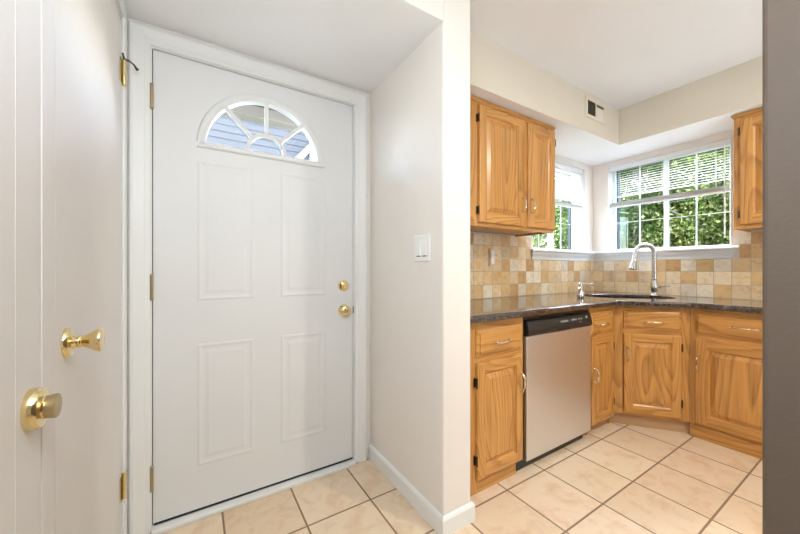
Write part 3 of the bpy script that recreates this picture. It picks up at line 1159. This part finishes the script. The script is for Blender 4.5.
# --- wall cabinet on the left
ub = empty('wall_cabinet', (1.215, 1.41, 1.376), 0, 'honey oak two door wall cabinet left of the narrow window', 'cabinet', 'oak wall cabinets')
UW = 2.200 - 1.215
UH = 2.128 - 1.376
mb = MB()
mb.box(0, 0.016, 0.020, YD - 1.41 - 0.010, 0, UH, 0)
mb.box(UW - 0.016, UW, 0.020, YD - 1.41 - 0.010, 0, UH, 0)
mb.box(0.016, UW - 0.016, 0.020, YD - 1.41 - 0.010, 0.012, 0.026, 1)
mb.box(0.016, UW - 0.016, 0.020, YD - 1.41 - 0.010, UH - 0.016, UH, 1)
mb.box(0.016, UW - 0.016, YD - 1.41 - 0.016, YD - 1.41 - 0.010, 0.026, UH - 0.016, 1)
mb.build('cabinet_body', oaks(), ub)
ff = MB()
xa = [0, 0.222, 0.632, 0.682, UW - 0.012, UW]
ff.box(0, 0.235, 0, 0.02, 0, UH, 0)
ff.box(0.625, 0.690, 0, 0.02, 0.04, UH - 0.05, 0)
ff.box(UW - 0.045, UW, 0, 0.02, 0, UH, 0)
ff.box(0.235, UW - 0.045, 0, 0.02, 0, 0.04, 1)
ff.box(0.235, UW - 0.045, 0, 0.02, UH - 0.05, UH, 1)
ff.build('face_frame', oaks(), ub)
cm = MB()
cm.add([], [])
for (o0, o1, z0, z1) in ((0.006, 0.0, UH - 0.016, UH + 0.002), (0.012, 0, UH - 0.006, UH + 0.008)):
    cm.box(0, UW + o0, -o0, YD - 1.41 - 0.010, z0 + 0.004, z1 + 0.004, 1)
cm.build('cornice', oaks(), ub, bevel=0.003)
d = raised_door(ub, 0.221, 0.634, 0.022, UH - 0.024, 0.058)
pull(d, 0.612, 0.165, 0.096, True, -0.019)
for z in (0.095, UH - 0.105):
    cab_hinge(d, 0.2165, z, 0, 1)
d = raised_door(ub, 0.680, 0.978, 0.022, UH - 0.024, 0.058)
pull(d, 0.702, 0.165, 0.096, True, -0.019)
for z in (0.095, UH - 0.105):
    cab_hinge(d, 0.9815, z, 0, -1)

# --- wall cabinet on the right, front faces -X
ur = empty('wall_cabinet', (3.040, 0.657, 1.381), -math.pi / 2, 'honey oak wall cabinet right of the wide window with hinges showing', 'cabinet', 'oak wall cabinets')
RW, RH, RD = 0.584, 2.128 - 1.381, XW - 3.040 - 0.010
mb = MB()
mb.box(0, 0.016, 0.020, RD, 0, RH, 0)
mb.box(RW - 0.016, RW, 0.020, RD, 0, RH, 0)
mb.box(0.016, RW - 0.016, 0.020, RD, 0.012, 0.026, 1)
mb.box(0.016, RW - 0.016, 0.020, RD, RH - 0.016, RH, 1)
mb.box(0.016, RW - 0.016, RD - 0.006, RD, 0.026, RH - 0.016, 1)
mb.build('cabinet_body', oaks(), ur)
ff = MB()
ff.box(0, 0.045, 0, 0.02, 0, RH, 0)
ff.box(RW - 0.045, RW, 0, 0.02, 0, RH, 0)
ff.box(0.045, RW - 0.045, 0, 0.02, 0, 0.04, 1)
ff.box(0.045, RW - 0.045, 0, 0.02, RH - 0.05, RH, 1)
ff.build('face_frame', oaks(), ur)
cm = MB()
for (o0, z0, z1) in ((0.006, RH - 0.012, RH + 0.006), (0.012, RH - 0.002, RH + 0.012)):
    cm.box(-o0, RW, -o0, RD, z0, z1, 1)
cm.build('cornice', oaks(), ur, bevel=0.003)
d = raised_door(ur, 0.030, RW - 0.030, 0.026, RH - 0.030, 0.058)
pull(d, RW - 0.055, 0.165, 0.096, True, -0.019)
for z in (0.095, RH - 0.105):
    cab_hinge(d, 0.0255, z, 0, 1)

# --- base cabinets. local z from the floor
CH = 0.857     # underside of the worktop


def base_body(parent, w, depth, toe=True, worn=False):
    mb = MB()
    mb.box(0, 0.016, 0.020, depth, 0.0, CH, 0)
    mb.box(w - 0.016, w, 0.020, depth, 0.0, CH, 0)
    mb.box(0.016, w - 0.016, 0.020, depth, 0.085, 0.10, 1)
    mb.box(0.016, w - 0.016, depth - 0.006, depth, 0.10, CH, 1)
    mb.build('cabinet_body', oaks(), parent)


def base_front(parent, w, ls, rs, zd0=0.660, zbot=0.0):
    ff = MB()
    ff.box(0, ls, 0, 0.02, zbot, CH, 0)
    ff.box(w - rs, w, 0, 0.02, zbot, CH, 0)
    for a, b in ((zbot, 0.115), (zd0 - 0.025, zd0 + 0.045), (0.815, CH)):
        ff.box(ls, w - rs, 0, 0.02, a, b, 1)
    ff.build('face_frame', oaks(), parent)


YF = 1.174
# left of the dishwasher
b1 = empty('base_cabinet', (XP1 + 0.004, YF, 0), 0, 'narrow oak base cabinet between the hall wall and the dishwasher', 'cabinet', 'oak base cabinets')
w1 = 1.545 - XP1 - 0.004
mb = MB()
mb.box(0, 0.016, 0.020, YD - YF - 0.004, 0, CH, 0)
mb.box(w1 - 0.016, w1, 0.020, YD - YF - 0.004, 0.088, CH, 0)
mb.box(w1 - 0.070, w1 - 0.054, 0.020, YD - YF - 0.004, 0, 0.088, 0)
mb.box(0.016, w1 - 0.016, 0.020, YD - YF - 0.004, 0.0885, 0.10, 1)
mb.box(0.016, w1 - 0.016, YD - YF - 0.010, YD - YF - 0.004, 0.10, CH, 1)
mb.build('cabinet_body', oaks(), b1)
ff = MB()
ff.box(0, 0.15, 0, 0.02, 0, CH, 0)
ff.box(w1 - 0.030, w1, 0, 0.02, 0.088, CH, 0)
ff.box(0.15, 1.485 - XP1 - 0.004, 0, 0.02, 0, 0.088, 1)
for a, b in ((0.088, 0.10), (0.645, 0.685), (0.806, CH)):
    ff.box(0.15, w1 - 0.030, 0, 0.02, a, b, 1)
ff.build('face_frame', oaks(), b1)
q = XP1 + 0.004
dr = drawer_front(b1, 1.180 - q, 1.524 - q, 0.678, 0.814)
pull(dr, 1.350 - q, 0.745, 0.110, False, -0.019)
d = raised_door(b1, 1.180 - q, 1.524 - q, 0.072, 0.652, 0.052)
pull(d, 1.502 - q, 0.505, 0.096, True, -0.019)
for z in (0.17, 0.555):
    cab_hinge(d, 1.1755 - q, z, 0, 1)

# dishwasher
dw = empty('dishwasher', (1.5535, YF, 0), 0, 'stainless steel dishwasher with black control panel', 'dishwasher')
wd = 2.222 - 1.553
MB().box(0.008, wd - 0.008, 0.012, YD - YF - 0.01, 0.10, 0.846).build('tub', M['black'], dw)
mb = MB()
mb.box(-0.062, wd - 0.055, 0.010, 0.024, 0.002, 0.087)
mb.build('toe_kick', M['black'], dw)
mb = MB().box(0.006, wd - 0.001, -0.016, 0.009, 0.048, 0.742)
mb.build('door_panel', M['steel'], dw, bevel=0.004, segs=3)
# control panel: slanted black console with a pocket handle
cp = MB()
prof = [(0.012, 0.744), (-0.020, 0.744), (-0.026, 0.752), (-0.026, 0.772), (-0.014, 0.820), (-0.006, 0.830), (0.012, 0.830)]
v = [(0.014, y, z) for y, z in prof] + [(wd - 0.001, y, z) for y, z in prof]
cp.add(v, [(i, (i + 1) % 7, 7 + (i + 1) % 7, 7 + i) for i in range(7)] + [list(range(7))[::-1], list(range(7, 14))])
con = cp.build('control_panel', M['black'], dw, bevel=0.002)
MB().box(0.28, 0.40, -0.0272, -0.020, 0.748, 0.766).build('pocket_handle', M['dark'], con)
slant = math.atan2(0.012, 0.054)


def panel_pt(x, z):
    return (x, -0.0262 + (z - 0.772) * (0.012 / 0.054), z)


tx = bpy.data.curves.new('brand_text', 'FONT')
tx.body = 'FRIGIDAIRE'
tx.size = 0.0155
tx.extrude = 0.0002
tx.align_x = 'CENTER'
to = bpy.data.objects.new('brand_text', tx)
COL.objects.link(to)
bpy.context.view_layer.update()
dg = bpy.context.evaluated_depsgraph_get()
tm = bpy.data.meshes.new_from_object(to.evaluated_get(dg))
bpy.data.objects.remove(to)
bt = bpy.data.objects.new('brand_text', tm)
tm.materials.clear()
tm.materials.append(M['white_ink'])
COL.objects.link(bt)
bt.parent = con
bt.location = panel_pt(0.360, 0.794)
bt.rotation_euler = (math.pi / 2 - slant, 0, 0)
for k, x in enumerate((0.44, 0.462, 0.484, 0.520, 0.545)):
    p = panel_pt(x, 0.800)
    r = 0.0045 if k != 1 else 0.006
    MB().lathe([(r, 0), (r, 0.0006)], p, (0, -math.cos(slant), math.sin(slant)), 12).build('button', M['white_ink'], con)
p = panel_pt(0.530, 0.782)
MB().lathe([(0.003, 0), (0.003, 0.0006)], p, (0, -math.cos(slant), math.sin(slant)), 12).build('button', M['white_ink'], con)
p = panel_pt(0.605, 0.805)
MB().lathe([(0.010, 0), (0.010, 0.004), (0.008, 0.005)], p, (0, -math.cos(slant), math.sin(slant)), 16).build('button', M['chrome'], con)

# right of the dishwasher
b2 = empty('base_cabinet', (2.228, YF, 0), 0, 'narrow oak base cabinet between the dishwasher and the corner sink', 'cabinet', 'oak base cabinets')
w2 = 2.548 - 2.228
base_body(b2, w2, YD - YF - 0.004)
ff = MB()
ff.box(0, 0.020, 0, 0.02, 0.085, CH, 0)
ff.box(w2 - 0.022, w2, 0, 0.02, 0.085, CH, 0)
for a, b in ((0.085, 0.10), (0.640, 0.700), (0.800, CH)):
    ff.box(0.020, w2 - 0.022, 0, 0.02, a, b, 1)
ff.build('face_frame', oaks(), b2)
MB().box(-0.045, w2 - 0.004, 0.030, 0.045, 0, 0.084, 3).build('toe_board', oaks(), b2)
dr = drawer_front(b2, 0.010, w2 - 0.022, 0.678, 0.822)
pull(dr, 0.145, 0.742, 0.100, False, -0.019)
d = raised_door(b2, 0.010, w2 - 0.022, 0.070, 0.660, 0.050)
pull(d, 0.032, 0.405, 0.096, True, -0.019)
for z in (0.175, 0.570):
    cab_hinge(d, w2 - 0.0175, z, 0, -1)

# corner sink cabinet, front set across the corner
A = Vector((2.552, 1.174))
B = Vector((2.820, 0.822))
ang = math.atan2(B.y - A.y, B.x - A.x)
wl = (B - A).length
sb = empty('corner_cabinet', (A.x, A.y, 0), ang, 'oak corner base cabinet set diagonally under the sink', 'cabinet', 'oak base cabinets')
ff = MB()
ff.box(0, 0.060, 0, 0.02, 0.085, CH, 0)
ff.box(wl - 0.052, wl, 0, 0.02, 0.085, CH, 0)
for a, b in ((0.085, 0.125), (0.645, 0.715), (0.815, CH)):
    ff.box(0.060, wl - 0.052, 0, 0.02, a, b, 1)
ff.build('face_frame', oaks(), sb)
MB().box(0.060, wl - 0.052, 0.0205, 0.030, 0.115, 0.655).build('cabinet_body', M['dark'], sb)
MB().box(-0.012, wl + 0.02, 0.026, 0.042, 0, 0.084, 3).build('toe_board', oaks(), sb)
dr = drawer_front(sb, 0.062, 0.394, 0.693, 0.834)
pull(dr, 0.236, 0.752, 0.120, False, -0.019)
d = raised_door(sb, 0.062, 0.392, 0.105, 0.664, 0.052)
pull(d, 0.084, 0.520, 0.100, True, -0.019)
for z in (0.205, 0.585):
    cab_hinge(d, 0.3965, z, 0, -1)

# right base cabinet, front faces -X
XR = 2.822
b3 = empty('base_cabinet', (XR, 0.820, 0), -math.pi / 2, 'wide oak base cabinet right of the corner sink below the right wall cabinet', 'cabinet', 'oak base cabinets')
w3 = 0.76
base_body(b3, w3, XW - XR - 0.004)
base_front(b3, w3, 0.050, 0.050, 0.665, 0.0)
MB().box(0.0, w3, -0.008, -0.0002, 0.0, 0.082, 1).build('toe_board', oaks(), b3, bevel=0.003)
dr = drawer_front(b3, 0.028, w3 - 0.040, 0.690, 0.835)
pull(dr, 0.262, 0.760, 0.125, False, -0.019)
d = raised_door(b3, 0.028, w3 - 0.040, 0.098, 0.656, 0.060)
pull(d, 0.044, 0.492, 0.100, True, -0.019)
for z in (0.20, 0.56):
    cab_hinge(d, w3 - 0.0355, z, 0, -1)

# ------------------------------------------------------------------ worktop with sink cut-out
C = Vector((2.975, 1.270))        # centre of the sink
dx = Vector((0.7071, -0.7071))
dn = Vector((0.7071, 0.7071))
SA, SB_ = 0.315, 0.205


def sink_pt(t, a, b):
    c, s = math.cos(t), math.sin(t)
    e = 0.72
    x = math.copysign(abs(c) ** e, c) * a
    y = math.copysign(abs(s) ** e, s) * b
    y -= 0.10 * b * (x / a) ** 2 if y > 0 else 0.0
    p = C + dx * x + dn * y
    return (p.x, p.y)


outline = [(XP1 + 0.002, 1.125), (2.490, 1.125), (2.772, 0.800), (2.772, -0.20), (XW - 0.0098, -0.20), (XW - 0.0098, YD - 0.0098), (XP1 + 0.002, YD - 0.0098)]
hole = [sink_pt(2 * math.pi * k / 48, SA, SB_) for k in range(48)]
bm = bmesh.new()
ov = [bm.verts.new((x, y, TOP)) for x, y in outline]
hv = [bm.verts.new((x, y, TOP)) for x, y in hole]
es = [bm.edges.new((l[i], l[(i + 1) % len(l)])) for l in (ov, hv) for i in range(len(l))]
bmesh.ops.triangle_fill(bm, use_beauty=True, use_dissolve=False, edges=es)
top = list(bm.faces)
ret = bmesh.ops.extrude_face_region(bm, geom=top)
for e in ret['geom']:
    if isinstance(e, bmesh.types.BMVert):
        e.co.z -= 0.037
bmesh.ops.recalc_face_normals(bm, faces=bm.faces)
me = bpy.data.meshes.new('worktop')
bm.to_mesh(me)
bm.free()
me.materials.append(M['granite'])
ct = bpy.data.objects.new('worktop', me)
COL.objects.link(ct)
bv = ct.modifiers.new('bevel', 'BEVEL')
bv.width = 0.010
bv.segments = 4
bv.limit_method = 'ANGLE'
bv.angle_limit = math.radians(50)
tag(ct, 'dark speckled granite worktop running round the kitchen corner', 'countertop')

snk = MB()
rings = []
for (sc, z) in ((1.03, TOP - 0.039), (1.005, TOP - 0.040), (0.995, TOP - 0.050), (0.97, TOP - 0.15), (0.90, TOP - 0.185), (0.70, TOP - 0.192), (0.12, TOP - 0.195)):
    rings.append([(*sink_pt(2 * math.pi * k / 48, SA * sc, SB_ * sc), z) for k in range(48)])
v = [q for r in rings for q in r]
f = []
for i in range(len(rings) - 1):
    for k in range(48):
        k2 = (k + 1) % 48
        f.append((i * 48 + k, i * 48 + k2, (i + 1) * 48 + k2, (i + 1) * 48 + k))
f.append([(len(rings) - 1) * 48 + k for k in range(48)])
snk.add(v, f, 0, True)
so = snk.build('sink', M['sink'])
md = so.modifiers.new('thickness', 'SOLIDIFY')
md.thickness = 0.004
md.offset = -1
tag(so, 'dark undermount sink set diagonally in the corner of the granite worktop', 'sink')
MB().lathe([(0.045, 0), (0.045, 0.003), (0.03, 0.004), (0.02, 0.001), (0, 0.001)], (C.x, C.y, TOP - 0.1945)).build('drain', M['chrome'], so)

# ------------------------------------------------------------------ faucet
FP = Vector((3.255, 1.180, TOP))
fa = empty('faucet', FP, 0, 'brushed nickel gooseneck faucet with pull down spray head behind the sink', 'faucet')
MB().lathe([(0.030, 0.0003), (0.030, 0.005), (0.026, 0.010), (0.021, 0.018), (0.021, 0.030), (0.026, 0.050), (0.0285, 0.075), (0.026, 0.100), (0.020, 0.120),
            (0.0185, 0.128), (0.021, 0.131), (0.021, 0.137), (0.0165, 0.142), (0.014, 0.150)], (0, 0, 0)).build('faucet_body', M['nickel'], fa)
sd = Vector((-0.55, 0.83, 0)).normalized()
R_ = 0.064
path = [Vector((0, 0, 0.140)), Vector((0, 0, 0.25)), Vector((0, 0, 0.360))]
for k in range(1, 15):
    t = math.pi * k / 14 * 0.985
    path.append(sd * (R_ - R_ * math.cos(t)) + Vector((0, 0, 0.360 + R_ * math.sin(t))))
end = path[-1]
tdir = (path[-1] - path[-2]).normalized()
path.append(end + tdir * 0.060)
MB().tube(path, 0.0180, 14).build('spout', M['nickel'], fa)
e0 = end + tdir * 0.052
hd = MB().lathe([(0.0175, 0), (0.0190, 0.004), (0.0180, 0.010), (0.0200, 0.025), (0.0260, 0.055), (0.0325, 0.080), (0.0335, 0.090), (0.030, 0.094), (0, 0.094)], e0, tdir).build('spray_head', M['chrome'], fa)
MB().lathe([(0.028, 0.0935), (0.027, 0.097), (0, 0.097)], e0, tdir).build('spray_face', M['black'], hd)
s2 = Vector((0.75, -0.66, 0)).normalized()
lv = MB()
lv.tube([s2 * 0.018 + Vector((0, 0, 0.075)), s2 * 0.050 + Vector((0, 0, 0.078)), s2 * 0.056 + Vector((0, 0, 0.078))], [0.0125, 0.0135, 0.0110], 12)
lv.tube([s2 * 0.050 + Vector((0, 0, 0.078)), s2 * 0.085 + Vector((0, 0, 0.080)), s2 * 0.110 + Vector((0, 0, 0.084)), s2 * 0.116 + Vector((0, 0, 0.085))], [0.007, 0.008, 0.0105, 0.006], 12)
lv.build('lever', M['nickel'], fa)

# soap dispenser
sp = empty('soap_dispenser', (2.500, 1.380, TOP), 0, 'small nickel pump soap dispenser on the worktop left of the sink', 'soap dispenser')
MB().lathe([(0.020, 0.0003), (0.026, 0.004), (0.029, 0.018), (0.028, 0.034), (0.022, 0.050), (0.015, 0.060), (0.014, 0.066)], (0, 0, 0)).build('bottle', M['soap_glass'], sp)
pm = MB().lathe([(0.0165, 0.066), (0.0165, 0.078), (0.009, 0.082), (0.009, 0.096), (0.013, 0.099), (0.013, 0.112), (0.009, 0.116), (0, 0.116)], (0, 0, 0)).build('pump', M['nickel'], sp)
rr = Vector((0.846, -0.532, 0))
MB().tube([rr * 0.004 + Vector((0, 0, 0.107)), rr * 0.05 + Vector((0, 0, 0.110)), rr * 0.085 + Vector((0, 0, 0.106)), rr * 0.108 + Vector((0, 0, 0.090))], [0.0065, 0.006, 0.0052, 0.0045], 10).build('nozzle', M['nickel'], pm)

# ------------------------------------------------------------------ outdoors
struct(MB().box(-14, 30, -14, 34, -0.6, -0.35).build('ground', M['grass']))


def leaf_mesh(rng, n, centre, radii, size, clumps):
    cs = []
    for _ in range(clumps):
        while True:
            p = rng.uniform(-1, 1, 3)
            r = np.linalg.norm(p)
            if 0.35 < r < 1:
                break
        cs.append(p * 0.85)
    cs = np.array(cs)
    pick = rng.integers(0, clumps, n)
    pos = cs[pick] + rng.normal(0, 0.10, (n, 3))
    pos = pos * np.array(radii) + np.array(centre)
    s = size * rng.uniform(0.6, 1.35, n)
    d = rng.normal(0, 1, (n, 3))
    d[:, 2] -= 0.4
    d /= np.linalg.norm(d, axis=1)[:, None]
    u = np.cross(d, rng.normal(0, 1, (n, 3)))
    u /= np.linalg.norm(u, axis=1)[:, None]
    nn = np.cross(d, u)
    fold = 0.18
    verts = np.empty((n, 6, 3))
    sx = s[:, None]
    verts[:, 0] = pos
    verts[:, 1] = pos + d * sx * 0.45 + u * sx * 0.33 + nn * sx * fold
    verts[:, 2] = pos + d * sx
    verts[:, 3] = pos + d * sx * 0.45 - u * sx * 0.33 + nn * sx * fold
    verts[:, 4] = pos + d * sx * 0.80 + u * sx * 0.17 + nn * sx * fold * 0.5
    verts[:, 5] = pos + d * sx * 0.80 - u * sx * 0.17 + nn * sx * fold * 0.5
    base = np.arange(n)[:, None] * 6
    f1 = base + np.array([[0, 1, 4, 2]])
    f2 = base + np.array([[0, 2, 5, 3]])
    faces = np.concatenate([f1, f2], 1).reshape(-1, 4)
    return verts.reshape(-1, 3), faces


def tree(name, x, y, h, r, zc, rz_, n, size, mat, label, group, seed, trunk=True):
    rng = np.random.default_rng(seed)
    t = empty(name, (x, y, -0.35), 0, label, 'tree', group)
    v, f = leaf_mesh(rng, n, (0, 0, zc + 0.35), (r, r, rz_), size, 110)
    me = bpy.data.meshes.new('foliage')
    me.from_pydata(v.tolist(), [], f.tolist())
    me.materials.append(M[mat])
    o = bpy.data.objects.new('foliage', me)
    o.parent = t
    COL.objects.link(o)
    tr = MB()
    tr.tube([(0, 0, 0), (0.03, 0.02, h * 0.35), (-0.04, 0.03, h * 0.6), (0.02, 0, h * 0.85)], [0.13, 0.10, 0.07, 0.03], 9)
    for k in range(7):
        a = k * 2.4
        z0 = h * (0.3 + 0.07 * k)
        tr.tube([(0, 0.02, z0), (math.cos(a) * r * 0.4, math.sin(a) * r * 0.4, z0 + 0.45), (math.cos(a) * r * 0.75, math.sin(a) * r * 0.75, z0 + 0.75)], [0.05, 0.03, 0.012], 6)
    tr.build('trunk', M['bark'], t)
    return t


G = 'trees outside the kitchen windows'
tree('leafy_tree', 7.9, 3.05, 4.8, 1.5, 2.0, 2.5, 34000, 0.062, 'leaf_b', 'green leafy tree seen through the left half of the wide window', G, 1)
tree('leafy_tree', 7.4, 1.45, 4.6, 1.5, 1.8, 2.4, 34000, 0.062, 'leaf_a', 'pale yellow green tree seen through the right half of the wide window', G, 2)
tree('leafy_tree', 9.3, 6.2, 5.0, 1.9, 2.0, 2.6, 26000, 0.085, 'leaf_c', 'leafy green tree seen through the narrow window beside the wall cabinet', G, 3)
for i, (x, y) in enumerate(((11.5, 4.6), (11.0, 2.3), (12.5, 8.5), (8.0, -0.9))):
    tree('leafy_tree', x, y, 6.0, 2.3, 2.3, 3.3, 20000, 0.12, 'leaf_b', 'leafy tree standing behind the nearer trees outside the kitchen windows', 'trees at the back of the yard', 10 + i)

# covered porch outside the front door and the house across the way, seen through the fan window
mb = MB().box(-2.5, 2.1, 1.905, 3.6, 2.70, 2.78)
for k in range(12):
    mb.box(-2.5, 2.1, 1.95 + k * 0.13, 1.957 + k * 0.13, 2.696, 2.7005)
struct(mb.build('porch_ceiling', M['porch_board']))
struct(MB().box(-2.5, 2.1, 1.905, 4.5, -0.349, -0.10).build('porch_floor', M['porch_board']))
struct(MB().box(-2.5, 2.1, 3.42, 3.56, 2.585, 2.6955).build('porch_beam', M['porch_white'], bevel=0.008))
pp = empty('porch_post', (1.75, 3.49, -0.0995), 0, 'white porch post outside seen through the fan window of the front door', 'post')
MB().box(-0.07, 0.07, -0.07, 0.07, 0.12, 2.684).build('shaft', M['porch_white'], pp, bevel=0.01)
MB().box(-0.10, 0.10, -0.10, 0.10, 0.0, 0.12).build('base', M['porch_white'], pp, bevel=0.01)
nh = empty('house', (0.0, 8.9, -0.35), 0, 'blue grey sided house across the way seen through the fan window', 'house')
mb = MB()
for k in range(42):
    z = k * 0.17
    mb.add([(-6, -0.014, z), (2.75, -0.014, z), (2.75, 0.0, z + 0.17), (-6, 0.0, z + 0.17), (-6, 0.1, z), (2.75, 0.1, z), (2.75, 0.1, z + 0.17), (-6, 0.1, z + 0.17)],
           [(0, 1, 2, 3), (4, 7, 6, 5), (0, 4, 5, 1), (3, 2, 6, 7), (0, 3, 7, 4), (1, 5, 6, 2)])
mb.build('siding', M['siding'], nh)
MB().box(2.66, 2.80, -0.05, 0.12, 0, 7.14).build('corner_board', M['porch_white'], nh)
mb = MB().add([(-6.4, -0.5, 7.15), (3.1, -0.5, 7.15), (3.1, 3, 9.0), (-6.4, 3, 9.0), (-6.4, -0.5, 7.3), (3.1, -0.5, 7.3), (3.1, 3, 9.15), (-6.4, 3, 9.15)],
              [(0, 3, 2, 1), (4, 5, 6, 7), (0, 1, 5, 4), (1, 2, 6, 5), (2, 3, 7, 6), (3, 0, 4, 7)])
mb.build('roof', M['porch_board'], nh)
mb = MB().add([(2.0, -0.10, 4.12), (2.15, -0.10, 4.05), (3.2, -0.10, 5.25), (3.05, -0.10, 5.32), (2.0, -0.02, 4.12), (2.15, -0.02, 4.05), (3.2, -0.02, 5.25), (3.05, -0.02, 5.32)],
              [(0, 1, 2, 3), (4, 7, 6, 5), (0, 4, 5, 1), (1, 5, 6, 2), (2, 6, 7, 3), (3, 7, 4, 0)])
mb.build('stair_rail', M['porch_white'], nh)
